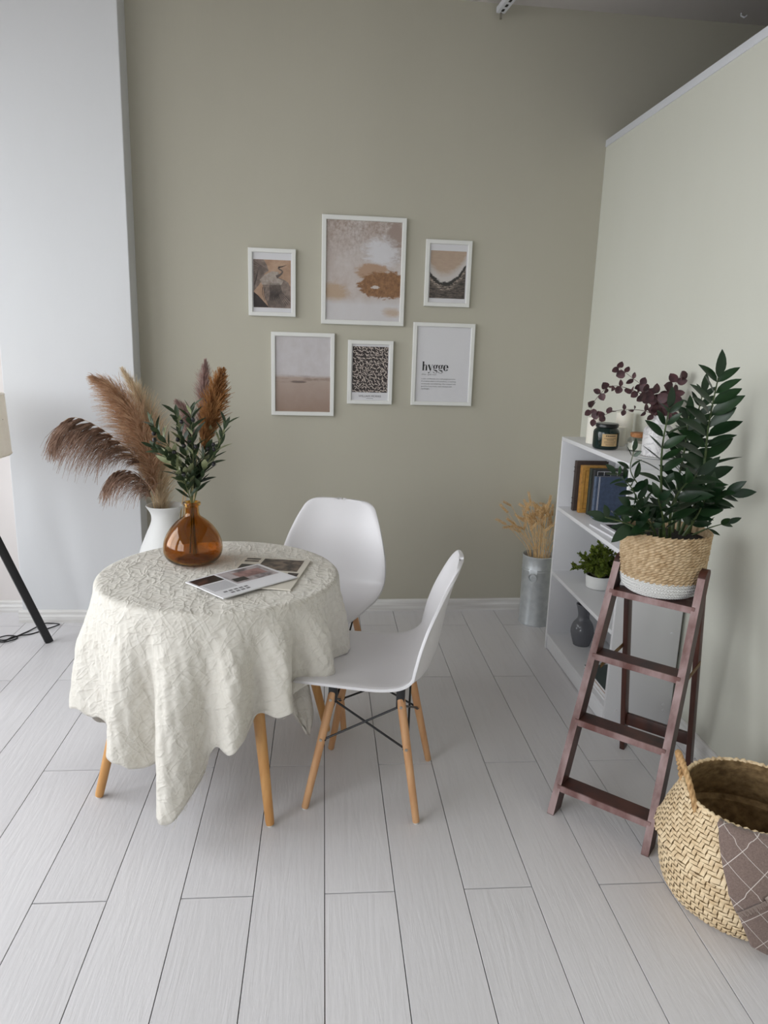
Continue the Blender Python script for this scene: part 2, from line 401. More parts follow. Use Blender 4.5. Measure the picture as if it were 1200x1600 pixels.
def wob(x, y): return 0.0016*math.sin(31*x+17*y+1.3)*math.sin(23*y-11*x) + 0.0011*math.sin(67*x-41*y)*math.sin(53*y+29*x+.7)
NSK = 46; nring = 0
rr = []
for r in rows[1:]: rr.append(('t', r))
for a in (15, 35, 55, 75, 90): rr.append(('b', a))
for j in range(1, NSK+1): rr.append(('s', j/NSK))
vs_.append((0, 0, .7025))
for kind, q in rr:
    for i in range(NPH):
        ph = -200+360.0*i/NPH; a = math.radians(ph); ca, sa = math.cos(a), math.sin(a)
        if kind == 't': r, z = q, .7025+wob(q*ca, q*sa)
        elif kind == 'b':
            t = math.radians(q); r = .379+.016*math.sin(t); z = .7025-.016+.016*math.cos(t)
        else:
            zh, rh = hem(ph); rh = .420+(rh-.420)*(1.25 if -122 < ph < -48 else 1.0); z = .6865+(zh-.6865)*q
            flare = q**1.05
            # folds start close under the rim and keep their depth downwards
            r = .395+(rh-.395)*(0.3*flare+0.7*min(1.0, q*2.2)**1.3*(.45+.55*q))
            r += .0022*math.sin(a*46+q*9)*math.sin(q*21+a*13)*min(1, q*3) + .0015*math.sin(a*83-q*17)*min(1, q*3)
            z += .006*math.sin(a*37)*q*(1 if not (SEAT_A < ph < SEAT_B) else .15)
        vs_.append((r*ca, r*sa, z))
for i in range(NPH): fs.append((0, 1+i, 1+(i+1) % NPH))
for j in range(len(rr)-1):
    for i in range(NPH):
        i2 = (i+1) % NPH; a0 = 1+j*NPH; b0 = a0+NPH
        fs.append((a0+i, b0+i, b0+i2, a0+i2))
cm = MB(); cm.add(vs_, fs)
# the corner that slipped off the front of the seat and hangs below it
tail = [((-.100, 2.122, .447), (-.055, 2.215, .445), (-.02, 2.28, .440)), ((-.110, 2.125, .420), (-.075, 2.215, .415), (-.045, 2.26, .420)), ((-.104, 2.135, .375), (-.080, 2.205, .365), (-.035, 2.235, .385)), ((-.090, 2.150, .32), (-.068, 2.19, .30), (-.028, 2.21, .33)), ((-.072, 2.170, .265), (-.060, 2.18, .25), (-.024, 2.20, .27)), ((-.052, 2.185, .225), (-.045, 2.19, .215), (-.028, 2.195, .222)), ((-.042, 2.195, .200), (-.038, 2.196, .196), (-.034, 2.197, .198))]
tg = []
for row in tail: tg.append(curve(row, 9))
tcols = [curve([tg[r][c] for r in range(len(tail))], 24) for c in range(9)]
cm.add([Vector(tcols[c][r])-TC+Vector((.004*math.sin(c*1.9+r*.3), .004*math.cos(c*2.3), 0)) for r in range(24) for c in range(9)], [(r*9+c, r*9+c+1, r*9+c+10, r*9+c+9) for r in range(23) for c in range(8)])
me = cm.mesh('tablecloth', M_LINEN, 75)
cloth_root = thing('tablecloth', 'crumpled off-white linen cloth draped over the round table', 'tablecloth', TC)
cl = link('cloth', me, cloth_root)
so = cl.modifiers.new('thick', 'SOLIDIFY'); so.thickness = 0.0016; so.offset = 1.0
# frayed threads on the hem and folded hem seam
th = MB(); rnd = random.Random(3)
for i in range(70):
    ph = rnd.choice([rnd.uniform(-103, -88), rnd.uniform(-104, -92), rnd.uniform(-46, -28), rnd.uniform(-62, -50)])
    zh, rh = hem(ph); a = math.radians(ph); L = rnd.uniform(.006, .02) if rnd.random() < .85 or ph > -80 else rnd.uniform(.03, .07)
    if ph > -48: L *= .5
    p = Vector((rh*math.cos(a), rh*math.sin(a), zh+.004)); d = Vector((rnd.uniform(-.35, .35), rnd.uniform(-.5, .1), -1 if ph < -48 else -.05)).normalized()
    th.tube([p, p+d*L*.5+Vector((rnd.uniform(-.004, .004), 0, 0)), p+d*L+Vector((rnd.uniform(-.006, .006), 0, 0))], .0005, 3)
part('frayed_thread', th, M_LINEN, cloth_root, kind='stuff')
hs = []
for i in range(60):
    ph = -104+i*(45/59); zh, rh = hem(ph); a = math.radians(ph); hs.append((((rh+.0005)*math.cos(a)), ((rh+.0005)*math.sin(a)), zh+.016))
part('hem_seam', MB().tube(hs, .0011, 5), M_LINEN, cloth_root)

# ------------------------------------------------------------------ moulded shell chairs
SH = [(0, .226, .424, .130, .0), (1, .224, .438, .168, .0), (2, .205, .448, .194, .003), (3, .13, .446, .210, .010), (4, .03, .436, .218, .019), (5, -.06, .431, .224, .027), (6, -.130, .441, .229, .036),
      (7, -.180, .474, .233, .046), (8, -.204, .525, .235, .055), (9, -.216, .585, .230, .054), (10, -.226, .65, .214, .045), (11, -.239, .72, .190, .031), (12, -.252, .775, .166, .020),
      (13, -.259, .801, .150, .013), (14, -.2635, .8155, .128, .009), (15, -.2665, .8235, .094, .006), (16, -.2680, .8275, .050, .003), (16.6, -.2685, .8285, .018, .002), (17, -.2686, .8288, .002, .001)]
SH = [(a, b, c if c < .52 else .52+(c-.52)*.935, d, e) for a, b, c, d, e in SH]
def shell_mb():
    NV, NU = 86, 33
    pts = []
    for j in range(NV):
        v = 17.0*j/(NV-1); y, z, hw, e = interp(SH, v); y2, z2, _, _ = interp(SH, min(17, v+.05)); y1, z1, _, _ = interp(SH, max(0, v-.05))
        ty, tz = y2-y1, z2-z1; l = math.hypot(ty, tz) or 1; ny, nz = tz/l, -ty/l      # inward normal: up on the seat, forward on the back
        for i in range(NU):
            u = -1+2*i/(NU-1); lift = e*abs(u)**2.6
            # rim turns outwards a little
            rim = max(0, abs(u)-.93)/.07
            lift -= .004*rim*rim
            pts.append((u*hw, y+ny*lift, z+nz*lift))
    fs = [(j*NU+i, j*NU+i+1, (j+1)*NU+i+1, (j+1)*NU+i) for j in range(NV-1) for i in range(NU-1)]
    mb = MB(); mb.add(pts, fs); return mb
def make_chair(label, loc, rz, twist=0.0):
    t = thing('shell_chair', label, 'chair', loc, rz, 'white shell chairs at the round table')
    sh = part('seat_shell', shell_mb(), M_PLASTIC, t, 80, 'white moulded plastic seat and back')
    sh.rotation_euler = (0, 0, twist)
    s = sh.modifiers.new('thick', 'SOLIDIFY'); s.thickness = .009; s.offset = -1
    bv = sh.modifiers.new('soft', 'BEVEL'); bv.width = .0025; bv.segments = 2; bv.limit_method = 'ANGLE'; bv.angle_limit = 1.0
    legs = {}
    for ix in (-1, 1):
        for iy in (-1, 1):
            foot = Vector((ix*.180, iy*.180, .004)); top = Vector((ix*.112, iy*.108, .385)); ax = top-foot
            lg = part('leg', MB().tube([foot, foot+ax*.01, foot+ax*.5, top-ax*.01, top], [.0105, .0115, .0130, .0140, .0125], 14), M_BEECH, t)
            part('foot_pad', MB().tube([foot-Vector((0, 0, .004)), foot+Vector((0, 0, .001))], .0085, 10), M_PAD, lg)
            for f in (.94, .60):
                c = foot+ax*f; out = Vector((0.0, 0, 0)); out.x = ix
                part('bolt', MB().tube([c+out*.010, c+out*.0152], .0048, 10), M_STEEL, lg)
            legs[ix, iy] = (foot, top, ax)
            tb = MB(); tb.box(top.x-.011, top.x+.011, top.y-.013, top.y+.013, .352, .425, .002)
            part('bracket', tb, M_BLACK, t)
    fr = MB()
    for iy in (-1, 1): fr.tube([(-.112, iy*.108, .415), (.112, iy*.108, .415)], .006, 8)
    for ix in (-1, 1): fr.tube([(ix*.112, -.108, .415), (ix*.112, .108, .415)], .006, 8)
    part('seat_frame', fr, M_BLACK, t)
    ks = [(-1, -1), (1, -1), (1, 1), (-1, 1)]
    for i in range(4):
        A, B = legs[ks[i]], legs[ks[(i+1) % 4]]
        for P, Q in ((A, B), (B, A)):
            p = P[0]+P[2]*.94; q = Q[0]+Q[2]*.58; dirv = (q-p).normalized()
            br = MB().tube([p+dirv*.012, q-dirv*.008], .0036, 8)
            br.tube([q-dirv*.014, q-dirv*.004], .0075, 8)
            part('wire_brace', br, M_BLACK, t)
    return t
make_chair('white shell chair seen from the side, linen cloth lying on its seat', (0.174, 2.213, 0), math.radians(76.0), math.radians(3))
make_chair('white shell chair behind the table, its backrest facing the camera', (-0.01, 2.79, 0), math.radians(159))

# ------------------------------------------------------------------ things on the table
amber = thing('bottle_vase', 'squat amber glass bottle vase holding olive branches on the table', 'vase', (-0.441, 2.473, .7045))
outer = [(0, 0), (.050, 0), (.075, .006), (.092, .022), (.100, .045), (.098, .075), (.086, .105), (.066, .133), (.044, .153), (.030, .163), (.0245, .172), (.0235, .186), (.0240, .200), (.029, .203), (.030, .208), (.029, .213), (.024, .215)]
inner = [(.0195, .213), (.0190, .198), (.0190, .172), (.025, .162), (.040, .150), (.062, .130), (.0815, .104), (.0935, .075), (.0955, .045), (.0875, .025), (.070, .011), (.045, .009), (.02, .014), (0, .016)]
tp = [(i,)+p for i, p in enumerate(outer)]; tq = [(i,)+p for i, p in enumerate(inner)]
prof = [tuple(interp(tp, i*.5)) for i in range(2*len(outer)-1)]+[tuple(interp(tq, i*.5)) for i in range(2*len(inner)-1)]
prof[0] = (0, 0); prof[-1] = (0, .016)
part('glass_body', MB().lathe([(max(0, r), z) for r, z in prof], 64), M_AMBER, amber, 60)

# olive branches
M_OLEAF = pm('olive_leaf', (66, 82, 52), 0.5, c2=(40, 56, 36), nscale=30, rnd=True)
M_OLEAF2 = pm('pale_olive_leaf', (168, 172, 136), 0.55, c2=(132, 140, 100), nscale=30, rnd=True)
M_OSTEM = pm('olive_stem', (112, 116, 78), 0.6)
M_OLIVE = pm('dark_olive_fruit', (34, 32, 36), 0.3)
ol_meshes = [leaf_mesh('olive_leaf', .070, .0215, M_OLEAF, .25, .14), leaf_mesh('olive_leaf', .062, .0195, M_OLEAF, .3, -.1), leaf_mesh('olive_leaf', .076, .022, M_OLEAF, .2, .22), leaf_mesh('olive_leaf', .064, .021, M_OLEAF2, .25, .1)]
ofruit = MB().lathe([(0, 0), (.0045, .0015), (.0068, .006), (.0070, .010), (.0050, .016), (0, .0185)], 12).mesh('olive', M_OLIVE, 60)
STEMS = {
'P1':[(-0.761,3.350,0.704),(-0.779,3.330,0.915),(-0.839,3.300,1.104),(-0.906,3.270,1.229),(-0.964,3.250,1.278)],
'P2':[(-0.745,3.400,0.708),(-0.745,3.400,0.904),(-0.780,3.400,1.080),(-0.835,3.400,1.215),(-0.885,3.400,1.300)],
'P3':[(-0.765,3.330,0.715),(-0.820,3.300,0.919),(-0.893,3.280,1.007),(-0.976,3.250,1.079),(-1.057,3.220,1.116),(-1.105,3.200,1.090),(-1.139,3.200,1.013)],
'P4':[(-0.758,3.300,0.722),(-0.797,3.270,0.838),(-0.850,3.250,0.884),(-0.897,3.220,0.883),(-0.934,3.200,0.844)],
'O1':[(-0.439,2.470,0.917),(-0.454,2.450,1.019),(-0.497,2.420,1.109),(-0.548,2.400,1.193)],
'O2':[(-0.439,2.470,0.917),(-0.443,2.460,1.039),(-0.461,2.450,1.127),(-0.473,2.430,1.217)],
'O3':[(-0.437,2.470,0.917),(-0.428,2.450,1.041),(-0.426,2.430,1.151),(-0.426,2.420,1.235)],
'O4':[(-0.435,2.480,0.915),(-0.413,2.480,1.015),(-0.392,2.500,1.099),(-0.370,2.520,1.184)],
'O5':[(-0.433,2.470,0.917),(-0.396,2.460,1.029),(-0.347,2.450,1.107),(-0.320,2.450,1.182)],
'O6':[(-0.442,2.470,0.917),(-0.461,2.430,1.012),(-0.500,2.400,1.080),(-0.531,2.370,1.115)],
'R1':[(-0.440,2.480,0.910),(-0.423,2.530,1.094),(-0.406,2.550,1.224),(-0.398,2.570,1.382)],
'R2':[(-0.435,2.478,0.915),(-0.401,2.500,1.099),(-0.370,2.510,1.228),(-0.338,2.520,1.360)],
'R3':[(-0.441,2.480,0.912),(-0.450,2.530,1.116),(-0.466,2.550,1.212),(-0.492,2.550,1.248)],
'Z1':[(1.218,2.240,0.885),(1.216,2.220,1.086),(1.204,2.200,1.251),(1.198,2.170,1.391)],
'Z2':[(1.195,2.280,0.875),(1.213,2.320,1.068),(1.229,2.340,1.194),(1.246,2.340,1.332)],
'Z3':[(1.079,2.180,0.900),(1.056,2.160,1.033),(1.033,2.140,1.176),(1.031,2.120,1.300)],
'Z4':[(1.060,2.170,0.896),(0.993,2.150,1.034),(0.936,2.130,1.107),(0.931,2.110,1.169)],
'Z5':[(1.045,2.160,0.892),(0.974,2.120,1.000),(0.928,2.100,1.064),(0.869,2.080,1.109)],
'Z6':[(1.026,2.140,0.893),(0.941,2.100,0.944),(0.846,2.070,0.975)],
'Z7':[(1.171,2.220,0.884),(1.180,2.180,0.989),(1.212,2.150,1.027),(1.256,2.120,1.040)],
'Z8':[(1.103,2.160,0.899),(1.076,2.120,1.001),(1.089,2.090,1.068),(1.118,2.070,1.107)],
'Z9':[(1.072,2.130,0.901),(1.039,2.100,0.975),(1.004,2.070,1.035)],
'Z10':[(1.176,2.200,0.883),(1.192,2.170,0.971),(1.200,2.150,1.037)],
'Z11':[(1.157,2.250,0.882),(1.168,2.280,1.053),(1.187,2.300,1.156),(1.187,2.300,1.261)],
'Z12':[(1.215,2.220,0.878),(1.244,2.200,0.909),(1.294,2.180,0.934)],
'Z13':[(1.056,2.140,0.898),(0.989,2.100,0.965),(0.917,2.060,1.013)],
'E1':[(1.302,2.740,1.190),(1.237,2.740,1.287),(1.147,2.730,1.324),(1.080,2.720,1.328),(1.033,2.710,1.289),(1.007,2.700,1.241),(1.022,2.690,1.204),(1.047,2.680,1.230)],
'E2':[(1.302,2.740,1.190),(1.242,2.760,1.315),(1.177,2.770,1.366),(1.122,2.780,1.403)],
'E3':[(1.302,2.740,1.190),(1.247,2.720,1.233),(1.161,2.700,1.245),(1.090,2.690,1.237),(1.039,2.680,1.215)],
'E4':[(1.309,2.740,1.190),(1.320,2.740,1.269),(1.340,2.735,1.336),(1.358,2.73,1.380)],
'E5':[(1.307,2.740,1.190),(1.281,2.720,1.265),(1.236,2.700,1.314),(1.194,2.680,1.314)],
'E6':[(1.309,2.740,1.190),(1.324,2.720,1.247),(1.330,2.720,1.291),(1.335,2.710,1.316)],
}
VB = Vector((-0.441, 2.473, .7045))
olabels = {'O1': 'olive branch reaching furthest left out of the amber vase', 'O2': 'upright olive branch left of centre in the amber vase with dark fruit', 'O3': 'tallest upright olive branch in the middle of the amber vase',
           'O4': 'olive branch in the amber vase just below the brown reed plume', 'O5': 'olive branch reaching furthest right out of the amber vase', 'O6': 'low olive branch leaning left toward the camera from the amber vase'}
for key in ('O1', 'O2', 'O3', 'O4', 'O5', 'O6'):
    rnd = random.Random(ord(key[1])*5+3)
    P = STEMS[key]; base = Vector(P[0]); low = VB+Vector((rnd.uniform(-.02, .02), rnd.uniform(-.02, .02), .03))
    br = thing('olive_branch', olabels[key], 'branch', low, 0, 'olive branches in the amber vase')
    pts = curve([low, (VB.x+(base.x-VB.x)*.5, VB.y+(base.y-VB.y)*.3, .9)]+P[0:1]+P[1:], 30)
    st = part('stem', MB().tube([p-low for p in pts], [.0028*(1-.6*i/29) for i in range(30)], 6), M_OSTEM, br)
    n = 17
    for i in range(n):
        f = .47+.53*i/(n-1); idx = min(28, int(f*29)); p = pts[idx]+(pts[idx+1]-pts[idx])*(f*29-idx); t = (pts[idx+1]-pts[idx]).normalized()
        for s in ((0, 1) if i < n-1 else (0, 1)):
            ang = (i % 2)*PI/2+s*PI+rnd.uniform(-.5, .5)
            side = Vector((math.cos(ang), math.sin(ang), 0)); side = (side-t*side.dot(t)).normalized()
            d = (t*rnd.uniform(.8, 1.3)+side*rnd.uniform(.6, .95)).normalized()
            if rnd.random() < .12: continue
            mi = 3 if rnd.random() < .24 else rnd.randrange(3)
            sc = rnd.uniform(.75, 1.1)*(1-.25*max(0, f-.8)/.2)
            m = frame_mtx(p-low, d, t.cross(side)*rnd.uniform(-.6, .6)+t*1.0-side*.4) @ Matrix.Scale(sc, 4)
            link('leaf', ol_meshes[mi], st, m)
    for j in range(3 if key in ('O2', 'O3', 'O5', 'O1') else 1):
        idx = rnd.randrange(20, 29); p = pts[idx]-low; d = Vector((rnd.uniform(-1, 1), rnd.uniform(-1, -.2), rnd.uniform(-.3, .8))).normalized()
        q = p+d*.02; part('fruit_stalk', MB().tube([p, q], .0008, 4), M_OSTEM, st)
        link('olive', ofruit, st, frame_mtx(q, Vector((1, 0, 0)), d))

# feathery reed plumes
def fm(name, c, c2, trans=.4):
    k = NT(name); f = k.ramp(k.noise(k.coord('Object'), 40, 4), .35, .65); cc = k.mix(f, col4(c), col4(c2))
    k.set(k.b.inputs['Base Color'], cc); k.b.inputs['Roughness'].default_value = .9; k.b.inputs['Specular IOR Level'].default_value = .1
    tr = k.add('ShaderNodeBsdfTranslucent', None, Color=cc); mx = k.n.new('ShaderNodeMixShader'); mx.inputs[0].default_value = trans
    k.t.links.new(k.b.outputs[0], mx.inputs[1]); k.t.links.new(tr.outputs[0], mx.inputs[2]); k.t.links.new(mx.outputs[0], k.n['Material Output'].inputs[0]); return k.m
def plume(name, label, key, root, mat, mat_stem, f0, n, slen, width, droop, seed, group, spread=1.0, sag=1.0, start=None, clump=False, sw=.0009, hang=0.0):
    rnd = random.Random(seed); P = STEMS[key]; root = Vector(root)
    t = thing(name, label, 'dried grass', root, 0, group)
    pts = curve([root]+([start] if start else [])+P, 44)
    part('stem', MB().tube([p-root for p in pts], [.0024*(1-.75*i/43) for i in range(44)], 6), mat_stem, t)
    mb = MB(); vs_ = []; fs = []
    for i in range(n):
        f = f0+(1-f0)*(rnd.random()**.9); g = (f-f0)/(1-f0)
        if clump: g0 = math.floor(g*11)/11+rnd.gauss(0, .010); g = min(.999, max(0, g0)); f = f0+(1-f0)*g
        x = f*42.99; k = int(x); p = pts[k].lerp(pts[k+1], x-k); tn = (pts[k+1]-pts[k]).normalized()
        env = (math.sin(PI*min(1, .03+.95*g)**.8))**.8*.85+.15
        a = rnd.uniform(0, 2*PI); sd = Vector((math.cos(a), math.sin(a)*.8, .3*math.sin(a*2)))
        sd = sd-tn*sd.dot(tn); sd.normalize()
        L = slen*env*rnd.uniform(.5, 1.15); w = width*env*rnd.uniform(.3, 1.0)
        if hang and sd.z > 0: sd.z = -sd.z*.6
        d0 = (tn*(1.0-hang)+sd*spread*w/width*.8-Vector((0, 0, hang))).normalized()
        q = p-root; d = d0.copy(); segs = 5; prev = None
        wv = d.cross(Vector((rnd.uniform(-1, 1), rnd.uniform(-1, 1), rnd.uniform(-1, 1)))).normalized()*sw*rnd.uniform(.7, 1.4)
        for s in range(segs+1):
            tt = s/segs; ww = wv*(1-.7*tt)
            vs_ += [q-ww, q+ww]
            if s: b = len(vs_)-4; fs.append((b, b+1, b+3, b+2))
            q = q+d*(L/segs); d = (d+Vector((droop[0], droop[1], droop[2]))*(.22+.5*tt)*sag+Vector((rnd.uniform(-.16, .16), rnd.uniform(-.16, .16), rnd.uniform(-.16, .16)))).normalized()
    mb.add(vs_, fs); part('plume', mb, mat, t, 0, kind='stuff'); return t
M_PB = fm('brown_pampas', (220, 188, 158), (186, 148, 118))
M_PC = fm('cream_pampas', (232, 216, 190), (218, 198, 168))
M_PD = fm('dark_reed_plume', (180, 152, 134), (144, 116, 100))
M_PS = pm('dry_stem', (206, 176, 132), 0.7)
M_PM = fm('mauve_reed', (184, 156, 148), (152, 126, 120))
M_PR = fm('rust_reed', (182, 136, 90), (142, 98, 62))
VW = Vector((-0.722, 3.36, 0))
wv = thing('floor_vase', 'tall matt white urn vase on the floor behind the table', 'vase', VW)
wprof = [(0, 0, 0), (1, .070, 0), (2, .082, .012), (3, .112, .14), (4, .133, .30), (5, .136, .39), (6, .122, .48), (7, .092, .56), (8, .068, .615), (9, .061, .645), (10, .066, .672), (11, .080, .696), (12, .0845, .703), (13, .081, .7065), (14, .074, .700), (15, .056, .66), (16, .053, .64), (17, .085, .55), (18, .115, .42), (19, .06, .10), (20, 0, .09)]
wp = [tuple(interp(wprof, i/3.0)) for i in range(61)]; wp[0] = (0, 0); wp[-1] = (0, .09)
part('body', MB().lathe([(max(0.0, r), max(0.0, z)) for r, z in wp], 56), M_CERAM, wv, 60)
G1 = 'dried plumes in the white floor vase'
def inv(dx, dy, z=.12): return VW+Vector((dx, dy, z))
plume('pampas_plume', 'big fluffy brown pampas plume leaning left from the white vase', 'P1', inv(.03, .0), M_PB, M_PS, .52, 3400, .17, .08, (-.42, -.12, -.50), 11, G1, 1.5, .75, (-.74, 3.36, .50), False, .0014)
plume('pampas_plume', 'pale cream pampas plume standing behind the brown one', 'P2', inv(.02, .02), M_PC, M_PS, .38, 3000, .14, .05, (.18, 0, -.1), 12, G1, 1.5, .6, (-.735, 3.37, .50), False, .0013)
plume('reed_plume', 'dark brown arching reed plume drooping furthest to the left', 'P3', inv(.03, -.02), M_PD, M_PS, .62, 1150, .25, .06, (-.10, 0, -1.2), 13, G1, .8, 1.0, (-.745, 3.35, .50), True, .0019, .35)
plume('reed_plume', 'small brown reed plume hanging low beside the white vase rim', 'P4', inv(.02, -.03), M_PD, M_PS, .70, 520, .20, .05, (-.08, 0, -1.3), 14, G1, .7, 1.0, (-.74, 3.345, .50), True, .0018, .35)
STEMS['S1'] = [(-.649, 3.38, .699), (-.632, 3.40, .80)]
for dx, which in ((0, 'left'), (.012, 'right')):
    o = tag(part('dry_stick', MB().tube([(-.70+dx, 3.37, .30), (-.649+dx, 3.385, .70), (-.634+dx, 3.40, .79+dx)], .003, 6), M_PS), 'thin bare dry stalk behind the amber vase, the %s of the two' % which, 'stalk', 'dry stalks in the white vase')
G2 = 'reed plumes in the amber vase'
plume('reed_plume', 'tall thin mauve reed plume standing in the amber vase', 'R1', VB+Vector((.01, .01, .03)), M_PM, M_PS, .62, 1700, .060, .03, (-.1, 0, .1), 15, G2, 1.3, .5, None, False, .0009)
plume('reed_plume', 'thick rust-brown reed plume on the right in the amber vase', 'R2', VB+Vector((.015, 0, .03)), M_PR, M_PS, .56, 2200, .075, .05, (.15, 0, .1), 16, G2, 1.5, .6, None, True, .0018)
plume('reed_plume', 'short mauve reed plume curling left behind the olive leaves', 'R3', VB+Vector((-.01, .01, .03)), M_PM, M_PS, .66, 1300, .060, .03, (-.3, 0, -.4), 17, G2, 1.3, .7, None, False, .0009)

# magazines
def sheet(name, label, A, e1, l1, l2, z, thick, mat, wave):
    A = Vector((A[0], A[1], z)); e1 = Vector((e1[0], e1[1], 0)).normalized(); e2 = Vector((e1.y, -e1.x, 0))
    t = thing(name, label, 'magazine', A)
    def P(u, v, h): return e1*u+e2*v+Vector((0, 0, h+wave*math.sin(u/l1*PI)*.6+wave*.4*math.sin(v/l2*5+u*9)))
    mb = MB(); nu, nv = 12, 10
    mb.grid(lambda a, b: P(a*l1, b*l2, thick), nu, nv); mb.grid(lambda a, b: P((1-a)*l1, b*l2, 0), nu, nv)
    ring = []
    for i in range(nu): ring.append((i/(nu-1), 0))
    for j in range(1, nv): ring.append((1, j/(nv-1)))
    for i in range(nu-2, -1, -1): ring.append((i/(nu-1), 1))
    for j in range(nv-2, 0, -1): ring.append((0, j/(nv-1)))
    n = len(ring); mb.add([P(a*l1, b*l2, 0) for a, b in ring]+[P(a*l1, b*l2, thick) for a, b in ring], [(i, (i+1) % n, n+(i+1) % n, n+i) for i in range(n)])
    part('pages', mb, mat, t, 30)
    def patch(nm, u0, u1, v0, v1, m, lift=.0004):
        q = MB(); q.grid(lambda a, b: P(u0+a*(u1-u0), v0+b*(v1-v0), thick+lift), 7, 6); return part(nm, q, m, t, 30)
    return t, patch
M_PHOTO1 = pm('dark_photo', (34, 30, 30), 0.4, c2=(88, 60, 52), nscale=26, lo=.5, hi=.7)
M_PHOTO2 = pm('grey_pink_photo', (176, 166, 168), 0.4, c2=(92, 82, 84), nscale=14, lo=.45, hi=.6)
M_PINK = pm('dusty_pink_print', (158, 122, 118), 0.45, c2=(120, 90, 88), nscale=30)
M_PHOTO3 = pm('sepia_photo', (120, 106, 94), 0.45, c2=(58, 50, 46), nscale=34, lo=.4, hi=.6)
M_NEWS = pm('cream_newsprint', (214, 208, 196), 0.7)
M_LIGHTGREY = pm('text_grey', (176, 175, 178), 0.7)
t2, pt = sheet('magazine', 'cream newspaper-style magazine lying half under the other on the cloth', (-.268, 2.520), (.98, -.18), .235, .315, .7060, .004, M_NEWS, .0015)
pt('photo', .075, .215, .012, .135, M_PHOTO3); pt('photo', .012, .060, .085, .15, M_PHOTO1); pt('photo', .190, .225, .150, .185, M_PHOTO1)
for i in range(2): pt('masthead', .012, .062, .012+i*.026, .030+i*.026, M_PHOTO3)
for i in range(6): pt('text_line', .075, .185, .16+i*.012, .165+i*.012, M_GREYINK)
t1, pt = sheet('magazine', 'white magazine page with dark and pink photos on top', (-.424, 2.226), (.73, .68), .288, .200, .7115, .0035, M_PAPER, .002)
pt('photo', .006, .100, .008, .066, M_PHOTO1); pt('photo', .108, .275, .010, .125, M_PHOTO2); pt('pink_shape', .150, .255, .035, .090, M_PINK, .0007); pt('photo', .115, .165, .080, .112, M_PHOTO1, .0008)
for i in range(7): pt('text_line', .012, .098, .076+i*.0095, .081+i*.0095, M_LIGHTGREY)
for i in range(5): pt('headline_mark', .030+i*.019, .044+i*.019, .155, .165, M_GREYINK)
for i in range(4): pt('headline_mark', .045+i*.019, .059+i*.019, .172, .182, M_GREYINK)

# ------------------------------------------------------------------ pictures on the back wall
def strokes(mb, pts, w, y=0.0):
    """flat ribbon through 2D points with a width per point"""
    n = len(pts); L = []; R = []
    for i in range(n):
        a = pts[max(0, i-1)]; b = pts[min(n-1, i+1)]; dx, dz = b[0]-a[0], b[1]-a[1]; l = math.hypot(dx, dz) or 1
        ww = (w[i] if isinstance(w, (list, tuple)) else w)/2
        L.append((pts[i][0]-dz/l*ww, y, pts[i][1]+dx/l*ww)); R.append((pts[i][0]+dz/l*ww, y, pts[i][1]-dx/l*ww))
    mb.add(L+R, [(i, n+i, n+i+1, i+1) for i in range(n-1)]); return mb
def flat(pts, y=0.0): return MB().add([(p[0], y, p[1]) for p in pts], [tuple(range(len(pts)))])
def text_mesh(name, body, size, mat, parent, x, z, y, width=None):
    cu = bpy.data.curves.new(name, 'FONT'); cu.body = body; cu.size = size; cu.resolution_u = 2
    o = bpy.data.objects.new(name, cu); COL.objects.link(o)
    dg = bpy.context.evaluated_depsgraph_get(); me = bpy.data.meshes.new_from_object(o.evaluated_get(dg))
    COL.objects.unlink(o); bpy.data.objects.remove(o)
    xs = [v.co.x for v in me.vertices]; w = max(xs)-min(xs); k = (width/w) if width else 1.0
    for v in me.vertices: v.co = Vector((x+(v.co.x-min(xs))*k, y, z+v.co.y*(min(k, 1.15) if width else 1)))
    me.materials.clear(); me.materials.append(mat); return link(name, me, parent)
def picture(label, s0, z0, w, h, rw=0.020, inset=0.0, tilt=0.0):
    pos = WN*(YB-.002)+WD*(s0+w/2); pos.z = z0
    t = thing('picture_frame', label, 'picture', pos, -WY, 'framed pictures on the sage wall'); t.rotation_euler = (0, tilt, -WY)
    D = .018; rn = [((-w/2, 0), (w/2, 0)), ((w/2, 0), (w/2, h)), ((w/2, h), (-w/2, h)), ((-w/2, h), (-w/2, 0))]
    cs = [(-w/2, 0), (w/2, 0), (w/2, h), (-w/2, h)]; ci = [(-w/2+rw, rw), (w/2-rw, rw), (w/2-rw, h-rw), (-w/2+rw, h-rw)]
    for i in range(4):
        a, b, c, d = cs[i], cs[(i+1) % 4], ci[(i+1) % 4], ci[i]; e = .0025
        def lerp(p, q, f): return (p[0]+(q[0]-p[0])*f, p[1]+(q[1]-p[1])*f)
        a2, b2, c2, d2 = lerp(a, d, .1), lerp(b, c, .1), lerp(c, b, .1), lerp(d, a, .1)
        vs_ = [(p[0], 0, p[1]) for p in (a, b, c, d)]+[(p[0], -D+.0018, p[1]) for p in (a, b)]+[(p[0], -D, p[1]) for p in (a2, b2, c2, d2)]+[(p[0], -D+.002, p[1]) for p in (c, d)]
        part('frame_rail', MB().add(vs_, [(3, 2, 1, 0), (0, 1, 5, 4), (4, 5, 7, 6), (6, 7, 8, 9), (9, 8, 10, 11), (11, 10, 2, 3), (1, 2, 10, 8, 7, 5), (0, 4, 6, 9, 11, 3)]), M_FRAME, t, 0)
    pr = part('paper', MB().box(-w/2+rw-.003, w/2-rw+.003, -.008, -.006, rw-.003, h-rw+.003), M_PAPER, t, 0)
    part('glass', MB().add([(-w/2+rw, -.0115, rw), (w/2-rw, -.0115, rw), (w/2-rw, -.0115, h-rw), (-w/2+rw, -.0115, h-rw)], [(0, 1, 2, 3)]), M_PGLASS, t, 0)
    return t, pr
